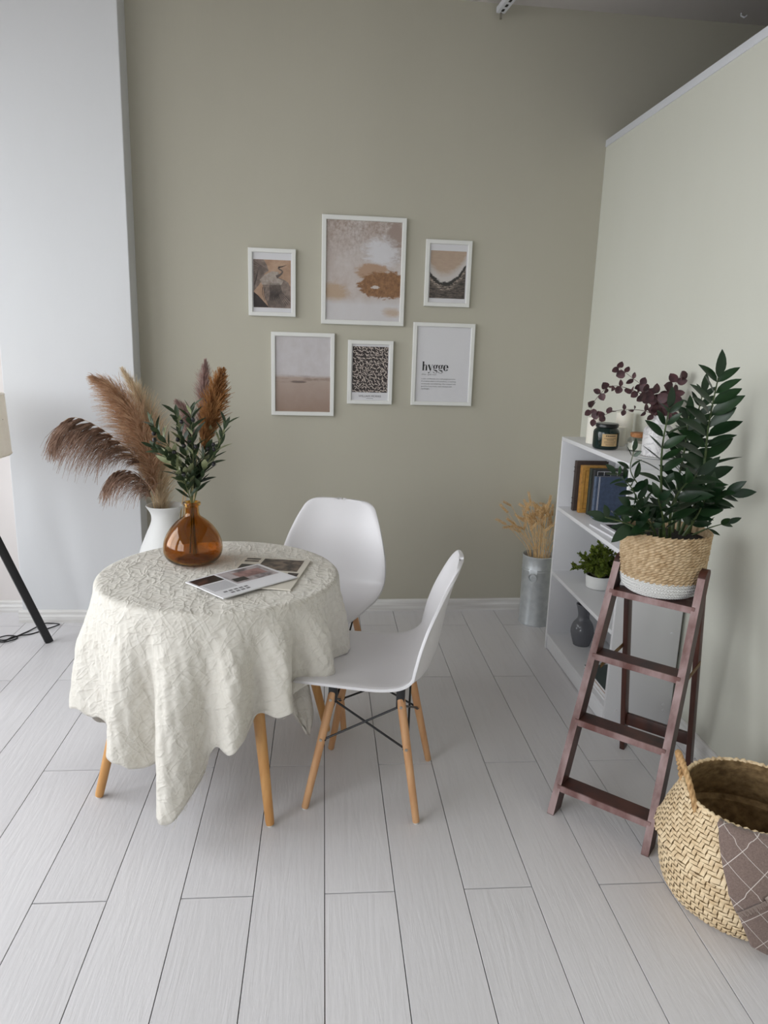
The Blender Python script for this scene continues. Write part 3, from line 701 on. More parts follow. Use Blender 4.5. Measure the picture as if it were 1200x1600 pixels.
def unitnodes(name):
    k = NT(name); k.b.inputs['Roughness'].default_value = .6
    tc = k.n.new('ShaderNodeTexCoord'); sx = k.n.new('ShaderNodeSeparateXYZ'); k.t.links.new(tc.outputs['Generated'], sx.inputs[0])
    return k, tc.outputs['Generated'], sx.outputs[0], sx.outputs[2]
def blob(k, X, Z, cx, cz, rx, rz, nz, amt, soft=.25):
    dx = k.math('MULTIPLY', k.math('SUBTRACT', X, cx), 1/rx); dz = k.math('MULTIPLY', k.math('SUBTRACT', Z, cz), 1/rz)
    d = k.math('SQRT', k.math('ADD', k.math('MULTIPLY', dx, dx), k.math('MULTIPLY', dz, dz)))
    d = k.math('ADD', d, k.math('MULTIPLY', k.math('SUBTRACT', nz, .5), amt))
    r = k.ramp(d, 1.0, 1.0-soft); return r
# 1 wading bird
t, pr = picture('small white frame with a grey drawing of a wading bird', -.265, 1.577, .233, .323)
bw_, bh = .184, .229; bx, bz = -bw_/2, .041
def bp(x, y): return (bx+(x-157)/350*bw_, bz+(965-y)/460*bh)
M_BTAN = pm('tan_wash', (188, 158, 134), .7, c2=(168, 136, 112), nscale=30); M_BG1 = pm('grey_feathers', (146, 130, 120), .7, c2=(112, 98, 90), nscale=60); M_BG2 = pm('light_grey_feathers', (180, 168, 158), .7, c2=(146, 132, 122), nscale=50); M_BDK = pm('sepia_ink', (52, 44, 42), .7)
part('print_ground', flat([bp(157, 965), bp(507, 965), bp(507, 505), bp(157, 505)], -.0084), M_BTAN, pr, 0)
part('print_wing', flat([bp(157, 812), bp(200, 760), bp(240, 700), bp(262, 640), bp(300, 610), bp(285, 560), bp(255, 506), bp(157, 506)], -.0087), M_BG1, pr, 0)
part('print_wing', flat([bp(240, 720), bp(300, 660), bp(380, 670), bp(440, 690), bp(480, 715), bp(503, 760), bp(505, 964), bp(300, 964), bp(268, 880), bp(250, 790)], -.0087), M_BG1, pr, 0)
part('print_body', flat([bp(215, 700), bp(262, 650), bp(330, 615), bp(392, 618), bp(400, 650), bp(385, 680), bp(440, 700), bp(420, 740), bp(340, 745), bp(240, 745)], -.0090), M_BG2, pr, 0)
lines = MB(); rnd = random.Random(5)
for i in range(17):
    f = i/16; x1, y1 = 290+(505-290)*f, 960-60*max(0, f-.75)*4; strokes(lines, [bp(350-40*(1-f)+50*f, 725), bp((350+x1)/2-6, (725+y1)/2), bp(x1, y1)], [.0008, .0026, .0016], -.0092)
for i in range(11):
    f = i/10; strokes(lines, [bp(290-60*f, 600+70*f), bp(215-25*f, 560+110*f), bp(160, 520+270*f)], [.0010, .0022, .0012], -.0092)
nk = MB(); strokes(nk, [bp(372, 668), bp(398, 652), bp(420, 634), bp(430, 616), bp(420, 602), bp(402, 594), bp(392, 584), bp(396, 574), bp(412, 570)], [.016, .011, .0085, .0075, .0070, .0070, .0080, .0085, .0050], -.00915)
part('print_neck', nk, pm('dark_grey_feathers', (104, 92, 86), .7), pr, 0)
strokes(lines, [bp(392, 576), bp(430, 566), bp(469, 549)], [.0060, .0040, .0008], -.0094)
strokes(lines, [bp(245, 770), bp(240, 830), bp(262, 900)], [.003, .002, .0015], -.0094); strokes(lines, [bp(265, 770), bp(255, 830), bp(272, 895)], [.003, .002, .0015], -.0094)
part('print_ink_lines', lines, M_BDK, pr, 0)
part('print_hill', flat([bp(157, 964), bp(157, 815), bp(200, 850), bp(250, 905), bp(300, 962)], -.0095), M_BDK, pr, 0)
# 2 big abstract
t, pr = picture('largest white frame with a beige, white and brown abstract painting', .096, 1.549, .421, .521, .022)
k, G, X, Z = unitnodes('abstract_painting')
n1 = k.noise(G, 5, 6, .65); n2 = k.noise(G, 22, 5, .7); n3 = k.noise(k.coord('Generated', (1, 1, 3)), 9, 5, .7, .5)
c = k.mix(k.ramp(n1, .35, .65), col4((190, 176, 168)), col4((206, 198, 194)))
c = k.mix(k.math('MULTIPLY', k.ramp(Z, .55, .95), k.ramp(n2, .4, .62)), c, col4((160, 142, 130)))
c = k.mix(blob(k, X, Z, .12, .28, .24, .12, n3, 1.3, .5), c, col4((186, 162, 138)))
c = k.mix(blob(k, X, Z, .92, .80, .16, .22, n3, .8), c, col4((164, 146, 136)))
c = k.mix(k.math('MULTIPLY', blob(k, X, Z, .74, .69, .30, .19, n3, 1.5, .5), .9), c, col4((220, 219, 222)))
c = k.mix(k.math('MULTIPLY', k.ramp(Z, .24, .16), .8), c, col4((214, 212, 214)))
c = k.mix(blob(k, X, Z, .62, .50, .24, .10, n3, 1.0), c, col4((180, 150, 126)))
c = k.mix(blob(k, X, Z, .80, .37, .38, .14, n3, 1.1, .12), c, k.mix(k.ramp(n2, .35, .65), col4((162, 120, 82)), col4((122, 86, 58))))
c = k.mix(blob(k, X, Z, .66, .345, .06, .02, n2, 1.6), c, col4((210, 200, 194)))
c = k.mix(blob(k, X, Z, .9, .09, .16, .06, n3, 1.2, .7), c, col4((196, 176, 158)))
k.set(k.b.inputs['Base Color'], c)
part('print', MB().add([(-.189, -.0084, .021), (.189, -.0084, .021), (.189, -.0084, .5), (-.189, -.0084, .5)], [(0, 1, 2, 3)]), k.m, pr, 0)
# 3 mountains
t, pr = picture('small white frame with a dark mountain valley painting', .619, 1.653, .236, .324)
k, G, X, Z = unitnodes('valley_painting')
n3 = k.noise(k.coord('Generated', (1, 1, 3.2), (0, .3, 0)), 7, 5, .65, .6); n2 = k.noise(k.coord('Generated', (1, 1, 5)), 6, 6, .7)
xx = k.math('SUBTRACT', X, .42); par = k.math('ADD', .30, k.math('MULTIPLY', k.math('MULTIPLY', xx, xx), 1.15))
hgt = k.math('SUBTRACT', Z, k.math('ADD', par, k.math('MULTIPLY', k.math('SUBTRACT', n3, .5), .16)))
c = k.mix(k.ramp(n2, .4, .6), col4((46, 42, 40)), col4((110, 98, 90)))
c = k.mix(k.ramp(hgt, -.16, -.10), c, k.mix(k.ramp(n2, .45, .55), col4((176, 160, 148)), col4((60, 54, 50))))
c = k.mix(k.ramp(hgt, -.05, -.03), c, col4((48, 44, 42)))
c = k.mix(k.ramp(hgt, .03, .06), c, col4((204, 198, 194)))
c = k.mix(k.ramp(hgt, .14, .28), c, k.mix(k.ramp(n2, .3, .7), col4((188, 166, 146)), col4((176, 154, 136))))
k.set(k.b.inputs['Base Color'], c)
part('print', MB().add([(-.092, -.0084, .041), (.092, -.0084, .041), (.092, -.0084, .272), (-.092, -.0084, .272)], [(0, 1, 2, 3)]), k.m, pr, 0)
# 4 misty landscape
t, pr = picture('white frame with a pale misty landscape of a plain', -.155, 1.083, .321, .419)
k, G, X, Z = unitnodes('misty_landscape')
n2 = k.noise(k.coord('Generated', (1, 1, 9)), 3.2, 6, .7); n1 = k.noise(G, 6, 5)
c = k.mix(k.ramp(k.math('ADD', Z, k.math('MULTIPLY', n1, .25)), .05, .75), col4((150, 124, 108)), col4((184, 168, 158)))
c = k.mix(k.ramp(k.math('ADD', Z, k.math('MULTIPLY', n2, .04)), .475, .51), c, k.mix(k.ramp(n1, .3, .7), col4((196, 190, 190)), col4((206, 202, 204))))
band = k.math('MULTIPLY', k.ramp(k.math('ABSOLUTE', k.math('SUBTRACT', Z, .435)), .07, .01), k.ramp(n2, .5, .62))
c = k.mix(k.math('MULTIPLY', band, .8), c, col4((132, 112, 102)))
c = k.mix(blob(k, X, Z, .42, .40, .16, .016, n2, .6), c, col4((112, 96, 90)))
k.set(k.b.inputs['Base Color'], c)
part('print', MB().add([(-.142, -.0084, .019), (.142, -.0084, .019), (.142, -.0084, .40), (-.142, -.0084, .40)], [(0, 1, 2, 3)]), k.m, pr, 0)
# 5 leaf pattern poster
t, pr = picture('small white frame with a dark and cream leaf pattern and a caption', .235, 1.149, .234, .324)
M_LBG = pm('dark_brown_print', (52, 42, 42), .7); M_LCR = pm('cream_print', (206, 194, 184), .7)
lw, lz0, lz1 = .184, .0600, .293
part('print_ground', flat([(-lw/2, lz0), (lw/2, lz0), (lw/2, lz1), (-lw/2, lz1)], -.0084), M_LBG, pr, 0)
lm = MB(); rnd = random.Random(9)
gx, gz = 11, 14
for j in range(gz):
    for i in range(gx):
        cx = -lw/2+(i+.5+(.5 if j % 2 else 0))*lw/gx; cz = lz0+(j+.5)*(lz1-lz0)/gz
        for kk in range(2):
            a = rnd.choice([.3, 1.0, 1.9, 2.6, -.4, -1.1])+rnd.uniform(-.3, .3); L = .0195; bend = rnd.choice([-1, 1])*.0035
            px, pz = cx+rnd.uniform(-.004, .004), cz+rnd.uniform(-.004, .004)
            pts = []
            for q in range(5):
                f = q/4-.5; pts.append((px+math.cos(a)*f*L-math.sin(a)*bend*(1-4*f*f), pz+math.sin(a)*f*L+math.cos(a)*bend*(1-4*f*f)))
            pts = [(max(-lw/2, min(lw/2, p[0])), max(lz0, min(lz1, p[1]))) for p in pts]
            strokes(lm, pts, [.0004, .0025, .0034, .0026, .0003], -.0087-.00002*kk)
part('print_leaves', lm, M_LCR, pr, 0)
M_INK2 = pm('soft_black_ink', (62, 58, 62), .7)
text_mesh('caption', 'WILLIAM MORRIS', .0125, M_INK2, pr, -.058, .036, -.0085, .118)
part('caption_line', flat([(-.017, .0275), (.019, .0275), (.019, .0295), (-.017, .0295)], -.0085), M_GREYINK, pr, 0)
# 6 hygge poster
t, pr = picture('white framed poster with the word hygge in bold black letters', .570, 1.149, .324, .423)
hy = MB()
def arc(cx, cz, rx, rz, a0, a1, n=14): return [(cx+rx*math.cos(math.radians(a0+(a1-a0)*i/n)), cz+rz*math.sin(math.radians(a0+(a1-a0)*i/n))) for i in range(n+1)]
def pen(pts, thick, thin, y=-.0086):
    n = len(pts); w = []
    for i in range(n):
        a = pts[max(0, i-1)]; b = pts[min(n-1, i+1)]; l = math.hypot(b[0]-a[0], b[1]-a[1]) or 1
        w.append(thin+(thick-thin)*abs((b[1]-a[1])/l)**1.6)
    strokes(hy, pts, w, y)
xh, zb, u = .030, .180, .001     # x-height, baseline
TK, TN = .0082, .0013
x = -.108
def bar(x0, x1, z, t=.0013): hy.add([(x0, -.0086, z), (x1, -.0086, z), (x1, -.0086, z+t), (x0, -.0086, z+t)], [(0, 1, 2, 3)])
def stem(xc, z0, z1, w=.0082): hy.add([(xc-w/2, -.0086, z0), (xc+w/2, -.0086, z0), (xc+w/2, -.0086, z1), (xc-w/2, -.0086, z1)], [(0, 1, 2, 3)])
def ball(cx, cz, r): hy.add([(cx+r*math.cos(i*PI/6), -.0087, cz+r*math.sin(i*PI/6)) for i in range(12)], [tuple(range(12))])
# h
stem(x+.006, zb, zb+.046); bar(x-.001, x+.012, zb); bar(x-.001, x+.006, zb+.0447)
pen(arc(x+.0150, zb+.020, .0075, .0095, 180, 20)+[(x+.0222, zb+.018)], TK*.8, TN); stem(x+.0222, zb, zb+.021, .0080); bar(x+.0155, x+.028, zb)
# y
x += .030
strokes(hy, [(x+.004, zb+xh), (x+.0145, zb+.001)], [.0088, .0075], -.0086); strokes(hy, [(x+.0240, zb+xh), (x+.0145, zb), (x+.0105, zb-.010), (x+.006, zb-.0125)], [.0016, .0016, .0016, .0016], -.0086)
ball(x+.0048, zb-.0108, .0032); bar(x-.002, x+.0105, zb+xh-.0013); bar(x+.0195, x+.0275, zb+xh-.0013)
# g g
for gi in range(2):
    x += .0275
    pen(arc(x+.0115, zb+.0195, .0075, .0092, 0, 360, 28), TK*.85, TN)
    pen([(x+.006, zb+.012), (x+.0035, zb+.006), (x+.006, zb+.002)], .003, TN)
    strokes(hy, [(x+.006, zb+.0025), (x+.013, zb+.001), (x+.020, zb-.001), (x+.0225, zb-.006)], [.003, .0065, .0065, .003], -.0086)
    pen(arc(x+.0125, zb-.0065, .0102, .0062, 10, -190, 20), .0030, TN)
    strokes(hy, [(x+.0175, zb+.0255), (x+.0205, zb+.0295), (x+.0245, zb+.0285)], [.0013, .002, .003], -.0086); ball(x+.0238, zb+.0268, .0028)
# e
x += .0285
pen(arc(x+.0120, zb+.0150, .0095, .0145, 0, 330, 30), TK, TN); bar(x+.004, x+.0215, zb+.0150)
part('lettering', hy, M_INK, pr, 0)
text_mesh('pronunciation', '(Hue - guh) noun', .0085, M_INK2, pr, -.109, .157, -.0085, .078)
for i, s in enumerate(['a calm, comfortable time with people you love.', 'A complete absence of frustrations, or anything', 'emotionally overwhelming, often enjoyed with', 'good food and drinks, warm blankets and', 'candlelight.']):
    text_mesh('definition_line', s, .0080, M_INK2, pr, -.110, .135-i*.0130, -.0085, (.182, .184, .184, .162, .046)[i])

# ------------------------------------------------------------------ zinc bucket with wheat
BK = Vector((1.165, 3.685, 0))
bk = thing('metal_bucket', 'tall galvanised steel bucket standing on the floor by the bookcase', 'bucket', BK)
bprof = [(0, .004), (.080, .004), (.084, 0), (.0855, .004), (.0850, .012), (.0840, .016), (.0855, .30), (.0870, .303), (.0870, .307), (.0858, .310), (.0872, .314), (.0872, .318), (.0858, .322), (.0865, .375), (.0885, .379), (.0885, .384), (.0860, .386), (.0845, .380), (.0830, .02), (0, .016)]
part('bucket_wall', MB().lathe(bprof, 56), M_GALV, bk, 40)
part('side_seam', MB().obox((.058, -.0635, .015), (.060, -.0645, .30), (1, 1, 0), .006, .0015), M_GALV, bk)
for a in (-2.15, .99):
    c = Vector((math.cos(a)*.0865, math.sin(a)*.0865, .288)); o = Vector((math.cos(a), math.sin(a), 0)); sd = Vector((-o.y, o.x, 0))
    lug = part('handle_lug', MB().obox(c+Vector((0, 0, -.03)), c+Vector((0, 0, .03)), sd, .045, .003, .001), M_GALV, bk)
    part('ring', MB().tube([c+o*.006+sd*math.cos(q)*.022+Vector((0, 0, -.012+math.sin(q)*.022))+o*.004*math.sin(q) for q in [2*PI*i/20 for i in range(21)]], .0022, 6), M_GALV, lug)
def ear_mesh(seed):
    rnd = random.Random(seed); mb = MB(); n = 11
    for i in range(n):
        y = i*.0058
        for s in range(3):
            a = s*2*PI/3+i*.9; r = .0026; o = Vector((math.cos(a)*r, y, math.sin(a)*r)); d = Vector((math.cos(a)*.45, 1, math.sin(a)*.45)).normalized()
            x = d.cross(Vector((.3, .1, 1))).normalized(); z = d.cross(x); L = .012; w = .0030*(1-.35*i/n)
            pts = [o, o+d*L*.45+x*w, o+d*L*.45-x*w, o+d*L*.45+z*w, o+d*L*.45-z*w, o+d*L]
            mb.add(pts, [(0, 1, 3), (0, 3, 2), (0, 2, 4), (0, 4, 1), (5, 3, 1), (5, 2, 3), (5, 4, 2), (5, 1, 4)])
            if rnd.random() < .4: mb.tube([o+d*L, o+d*(L+rnd.uniform(.006, .016))], .0003, 3, False)
    return mb.mesh('ear', M_WEAR, 0)
ears = [ear_mesh(i) for i in range(3)]
rnd = random.Random(21); svar = {}
for i in range(58):
    a = rnd.uniform(0, 2*PI); r = rnd.random()**.5*.055; b = BK+Vector((math.cos(a)*r*.7, math.sin(a)*r*.7, .02))
    rim = BK+Vector((math.cos(a)*r*1.2, math.sin(a)*r*1.2, .39))
    lean = Vector((math.cos(a)*r*2.0-.020+rnd.gauss(0, .028), math.sin(a)*r*1.0-.015+rnd.gauss(0, .015), 0)); hgt = rnd.uniform(.52, .66)
    if i % 6 == 0: lean.x -= .05; hgt = rnd.uniform(.52, .60)
    mid = rim+lean*.55; mid.z = .39+(hgt-.39)*.62; top = rim+lean; top.z = hgt
    if top.y > 3.83: top.y = 3.83
    t = thing('wheat_stalk', 'dry golden wheat stalk with its ear standing in the metal bucket', 'wheat', b, 0, 'wheat stalks in the bucket')
    pts = curve([b, rim, mid, top], 14); part('stem', MB().tube([p-b for p in pts], .0013, 5), M_WHEAT, t)
    d = (pts[-1]-pts[-2]).normalized()+Vector((rnd.gauss(-.2, .6), rnd.gauss(0, .35), rnd.uniform(-.8, .5)))
    link('ear', ears[i % 3], t, frame_mtx(pts[-1]-b, d, Vector((rnd.uniform(-1, 1), -1, rnd.uniform(-1, 1)))))

# ------------------------------------------------------------------ bookcase
SX0, SX1, SY0, SY1, SZ = 1.120, 1.389, 2.548, 3.342, 1.060; TH = .018
case = thing('bookcase', 'low white bookcase against the right wall with open shelves', 'bookcase', (SX0, SY0, 0))
sw, sd_ = SY1-SY0, SX1-SX0
def cb(nm, *a): return part(nm, MB().box(*a, .0012), M_SHELF, case)
near = cb('side_panel', 0, sd_, 0, TH, 0, SZ-TH); cb('side_panel', 0, sd_, sw-TH, sw, 0, SZ-TH); cb('top_panel', 0, sd_, 0, sw, SZ-TH, SZ)
for z in (.728, .405, .083): cb('shelf', .002, sd_-.004, TH, sw-TH, z-TH, z)
cb('plinth', .006, .020, TH, sw-TH, .004, .083-TH); part('back_panel', MB().box(sd_-.004, sd_, TH, sw-TH, .03, SZ-TH), M_SHELF, case, 0)
for px, pz in ((.045, .075), (.235, .10), (.238, .075), (.05, .40), (.235, .40)):
    part('screw_cap', MB().lathe([(0, 0), (.0062, 0), (.0055, .002), (.0, .0028)], 12).mesh and MB().tube([(px, .0005, pz), (px, -.0022, pz)], [.0065, .005], 12), M_SHELF, near)
for fx in (.035, .225): part('glide', MB().tube([(fx, .02, -.0), (fx, .02, .003)], .01, 10), M_INK, case)
# books on the upper shelf
def book(label, x0, y0, d, t, h, ccov, cspine=None, deco=None, z=.7285, lean=0.0, cat='book', pages=(214, 200, 172)):
    th_ = thing('book', label, cat, (x0, y0, z), 0, 'old books on the upper shelf'); th_.rotation_euler = (lean, 0, 0)
    m = pm('book_cloth', ccov, .6, c2=tuple(int(v*.86) for v in ccov), nscale=60); ms = m if cspine is None else pm('book_spine', cspine, .6, c2=tuple(int(v*.8) for v in cspine), nscale=60)
    for yy in (0, t-.0025): part('cover', MB().box(.001, d, yy, yy+.0025, 0, h, .0006), m, th_)
    def sp(u, v): a = -PI/2+PI*u; return (-.0035*math.cos(a)+.001, t/2+t/2*math.sin(a), v*h)
    part('spine', MB().grid(sp, 9, 2), ms, th_, 60)
    part('page_block', MB().box(.003, d-.004, .0025, t-.0025, .003, h-.003), pm('old_pages', pages, .8), th_)
    return th_, ms
b1, _ = book('dark brown book at the far end of the upper shelf', 1.165, 3.236, .150, .026, .232, (66, 52, 46)); M_GOLD = pm('gilt', (156, 124, 66), .4, .6)
for z in (.03, .055, .18, .2): part('raised_band', MB().box(-.004, .001, .003, .023, z, z+.004, .001), pm('dark_leather', (44, 34, 30), .5), b1)
b2, _ = book('ochre yellow cloth book between the darker ones', 1.178, 3.190, .145, .030, .218, (190, 140, 62), (176, 124, 52))
for a in ((.014, .120, .019, .022), (.014, .120, .195, .198), (.014, .017, .019, .198), (.117, .120, .019, .198)): part('blind_tooling', MB().box(a[0], a[1], -.0006, .0002, a[2], a[3]), pm('dark_ochre', (150, 104, 44), .6), b2, 0)
b3, _ = book('dark green book with worn spine on the upper shelf', 1.205, 3.150, .150, .026, .212, (52, 58, 48), (48, 54, 46))
b4, _ = book('black book with a white grid pattern on its cover', 1.208, 3.116, .155, .024, .214, (40, 40, 42))
gr = MB()
for i in range(5): gr.box(.012+i*.03, .0135+i*.03, -.0006, .0002, .14, .205)
for i in range(4): gr.box(.012, .135, -.0006, .0002, .14+i*.0215, .1415+i*.0215)
part('grid_lines', gr, M_PAPER, b4, 0)
b5, _ = book('slate blue book nearest to the camera on the upper shelf', 1.206, 3.086, .150, .026, .188, (60, 74, 98), (86, 100, 124))
for x in (.012, .016): part('cover_line', MB().box(x, x+.0012, -.0006, .0002, .0, .188), M_PAPER, b5, 0)
# magazines lying flat
def flatmag(nm, label, x0, y0, dx, dy, z, t, m, rz, cover=None):
    o = thing(nm, label, 'magazine', (x0, y0, z), rz, 'magazines lying on the shelves')
    part('pages', MB().box(0, dx, 0, dy, 0, t-.0005, .0006), M_PAPER, o); part('cover', MB().box(-.0005, dx+.0005, -.0005, dy+.0005, t-.0005, t), cover or m, o, 0); return o
flatmag('magazine', 'white magazine lying flat on the upper shelf below the books', 1.160, 2.700, .20, .25, .7290, .008, M_PAPER, .08)
m2 = flatmag('magazine', 'magazine with a dark photo cover on the white one on the upper shelf', 1.185, 2.690, .18, .23, .7375, .007, M_PAPER, .04)
part('cover_photo', MB().box(.015, .17, .02, .215, .0070, .0074), M_PHOTO1, m2, 0)
zz = .0836
for i, (lab, t, c) in enumerate((('white magazine at the bottom of the stack on the lowest shelf', .010, (226, 222, 218)), ('beige-edged magazine in the middle of the stack on the lowest shelf', .016, (196, 176, 160)), ('magazine with a dark green cover topping the stack on the lowest shelf', .010, (62, 74, 70)))):
    o = flatmag('magazine', lab, 1.142+.004*i, 2.585+.01*i, .21, .27, zz, t, None, 0, pm('cover_stock', c, .45)); zz += t+.0003
    if i == 2:
        ln = MB()
        strokes(ln, [(.04, .05), (.08, .10), (.06, .16), (.11, .2)], .006); strokes(ln, [(.13, .06), (.15, .12), (.12, .17)], .006)
        q = MB(); q.add([(v[0], v[2], .0103) for v in ln.v], ln.f); part('cover_drawing', q, M_PAPER, o, 0)
# potted boxwood-like plant on the third shelf
pp = thing('plant_pot', 'small white round pot on the middle shelf', 'pot', (1.262, 3.085, .4055))
part('pot_wall', MB().lathe([(0, 0), (.050, 0), (.055, .003), (.060, .056), (.060, .060), (.056, .060), (.050, .008), (0, .006)], 40), M_CERAM, pp, 45)
part('soil', MB().lathe([(0, .052), (.056, .052), (.055, .045), (0, .045)], 24), pm('soil', (52, 40, 32), .95), pp)
M_BOX = fm('boxwood_leaf', (128, 142, 62), (82, 100, 42))
bx_ = thing('bushy_plant', 'dense yellow-green bushy plant in the small white pot', 'plant', (1.262, 3.085, .4055+.052))
fo = MB(); rnd = random.Random(31); stems = MB()
for i in range(64):
    a = rnd.uniform(0, 2*PI); e = rnd.uniform(.05, 1.5); L = rnd.uniform(.11, .155)
    tip = Vector((math.cos(a)*math.cos(e)*L*.85, math.sin(a)*math.cos(e)*L*.95, max(.022, math.sin(e)*L*.85+.02)))
    if tip.x > .10: tip.x = .10
    base = Vector((math.cos(a)*.02, math.sin(a)*.02, -.002)); pts = curve([base, base.lerp(tip, .5)+Vector((0, 0, .015)), tip], 7); stems.tube(pts, .0012, 4)
    for j in range(30):
        f = rnd.uniform(.25, 1.0); p = pts[min(5, int(f*6))].lerp(pts[min(6, int(f*6)+1)], f*6-int(f*6)); d = (tip.normalized()*.5+Vector((rnd.gauss(0, 1), rnd.gauss(0, 1), rnd.gauss(.3, .8)))).normalized()
        m = frame_mtx(p, d, Vector((rnd.gauss(0, .5), rnd.gauss(-.3, .5), 1))); L2 = rnd.uniform(.017, .025); W2 = L2*.36
        fo.add([m @ Vector(v) for v in ((0, 0, 0), (-W2, L2*.45, .001), (0, L2*.5, -.001), (W2, L2*.45, .001), (0, L2, -.002))], [(0, 2, 1), (0, 3, 2), (1, 2, 4), (2, 3, 4)])
part('stems', stems, M_OSTEM, bx_); part('foliage', fo, M_BOX, bx_, 0, kind='stuff')
# grey vase
gv = [(0, 0, 0), (1, .036, 0), (2, .040, .004), (3, .052, .045), (4, .055, .075), (5, .046, .105), (6, .030, .128), (7, .0265, .145), (8, .029, .165), (9, .036, .192), (10, .0395, .200), (11, .037, .2025), (12, .033, .197), (13, .023, .15), (14, .02, .13), (15, 0, .12)]
gp = [tuple(interp(gv, i/3.0)) for i in range(46)]; gp[0] = (0, 0); gp[-1] = (0, .12)
o = thing('ceramic_vase', 'small glossy dark grey vase on the lowest shelf', 'vase', (1.247, 3.185, .0836)); part('body', MB().lathe([(max(0, r), max(0, z)) for r, z in gp], 40), pm('grey_glaze', (96, 97, 102), .14), o, 60)
# on top: dark green candle jar
ZT = SZ+.0004
cj = thing('candle_jar', 'dark green glass candle jar with a kraft paper label', 'candle', (1.176, 2.950, ZT))
M_GJAR = pm('dark_green_glass', (14, 34, 30), .08)
part('jar_body', MB().lathe([(0, 0), (.044, 0), (.050, .004), (.0525, .012), (.0525, .070), (.050, .078), (.042, .086), (.041, .090), (0, .090)], 40), M_GJAR, cj, 40)
part('lid', MB().lathe([(0, .090), (.044, .090), (.046, .092), (.046, .103), (.044, .106), (0, .106)], 40), pm('black_lid', (22, 24, 24), .3), cj, 40)
def lab(u, v): a = math.radians(-128+u*72); return (.0529*math.cos(a), .0529*math.sin(a), .016+v*.050)
part('label_sticker', MB().grid(lab, 14, 2), pm('kraft_paper', (196, 166, 122), .8), cj)
tl = MB()
for i, (z, f0, f1, h_) in enumerate(((.056, .22, .86, .0045), (.047, .12, .9, .002), (.041, .3, .75, .003), (.034, .15, .88, .0018), (.029, .15, .85, .0018), (.021, .25, .8, .0025))):
    n = 9 if h_ < .0025 else 6
    for j in range(n):
        u0 = f0+(f1-f0)*j/n; u1 = u0+(f1-f0)/n*.7; vs_ = []
        for u in (u0, u1):
            a = math.radians(-128+u*72); vs_ += [(.0531*math.cos(a), .0531*math.sin(a), z), (.0531*math.cos(a), .0531*math.sin(a), z+h_)]
        tl.add(vs_, [(0, 2, 3, 1)])
part('label_print', tl, M_BDK, cj, 0)
M_WAX = pm('ivory_wax', (232, 228, 216), .5, sub=.3)
def candle(label, x, y, r, h):
    c = thing('pillar_candle', label, 'candle', (x, y, ZT), 0, 'ivory pillar candles on the bookcase')
    part('wax', MB().lathe([(0, 0), (r-.001, 0), (r, .001), (r, h-.004), (r-.003, h), (r-.008, h-.002), (0, h-.006)], 32), M_WAX, c, 40); part('wick', MB().tube([(0, 0, h-.007), (.001, 0, h+.004), (.003, 0, h+.008)], .001, 5), M_INK, c)
candle('tall ivory pillar candle behind the green jar near the wall', 1.335, 3.155, .037, .135)
candle('short ivory pillar candle between the green jar and the tall one', 1.270, 3.060, .034, .080)
candle('ivory pillar candle at the far left behind the green jar', 1.190, 3.115, .036, .115)
# clear jar with cork lid
kj = thing('cork_jar', 'clear glass jar of white wax with a cork lid', 'jar', (1.300, 2.905, ZT))
part('glass_wall', MB().lathe([(0, 0), (.042, 0), (.046, .004), (.047, .010), (.047, .042), (.044, .050), (.036, .056), (.036, .060), (.0335, .060), (.0335, .055), (.042, .048), (.0445, .041), (.0445, .006), (0, .005)], 40), mat_thin_glass('clear_glass', (.96, .97, .97), 1.0), kj, 40)
part('wax', MB().lathe([(0, .0055), (.0438, .0055), (.0440, .034), (0, .034)], 32), M_WAX, kj, 40); part('cork_lid', MB().lathe([(0, .056), (.033, .056), (.036, .061), (.037, .072), (.036, .074), (0, .074)], 32), pm('cork', (186, 130, 84), .85, c2=(150, 98, 60), nscale=90), kj, 40)
def lb2(u, v): a = math.radians(-75+u*50); return (.0473*math.cos(a), .0473*math.sin(a), .012+v*.024)
part('label_sticker', MB().grid(lb2, 8, 2), M_PAPER, kj)
# tray and marbled vase
tr = thing('oval_tray', 'thin white oval plate under the marbled vase', 'plate', (1.296, 2.735, ZT)); part('plate_body', MB().lathe([(0, 0), (.070, 0), (.080, .004), (.081, .006), (.078, .006), (.070, .003), (0, .003)], 40), M_CERAM, tr, 40)
def mat_marble():
    k = NT('grey_marbling'); v = k.coord('Object'); n_ = k.noise(v, 14, 6, .6, 2.2)
    f = k.ramp(k.math('ABSOLUTE', k.math('SUBTRACT', n_, .5)), .0, .05)
    k.set(k.b.inputs['Base Color'], k.mix(f, col4((184, 182, 184)), col4((220, 218, 218)))); k.b.inputs['Roughness'].default_value = .35; return k.m
mv = thing('marbled_vase', 'white marbled vase with purple eucalyptus on the bookcase', 'vase', (1.303, 2.742, ZT+.0034))
part('body', MB().lathe([(0, 0), (.054, 0), (.058, .004), (.058, .096), (.055, .108), (.042, .118), (.031, .126), (.029, .136), (.029, .158), (.026, .159), (.024, .155), (.024, .12), (.045, .10), (.05, .01), (0, .008)], 44), mat_marble(), mv, 40)
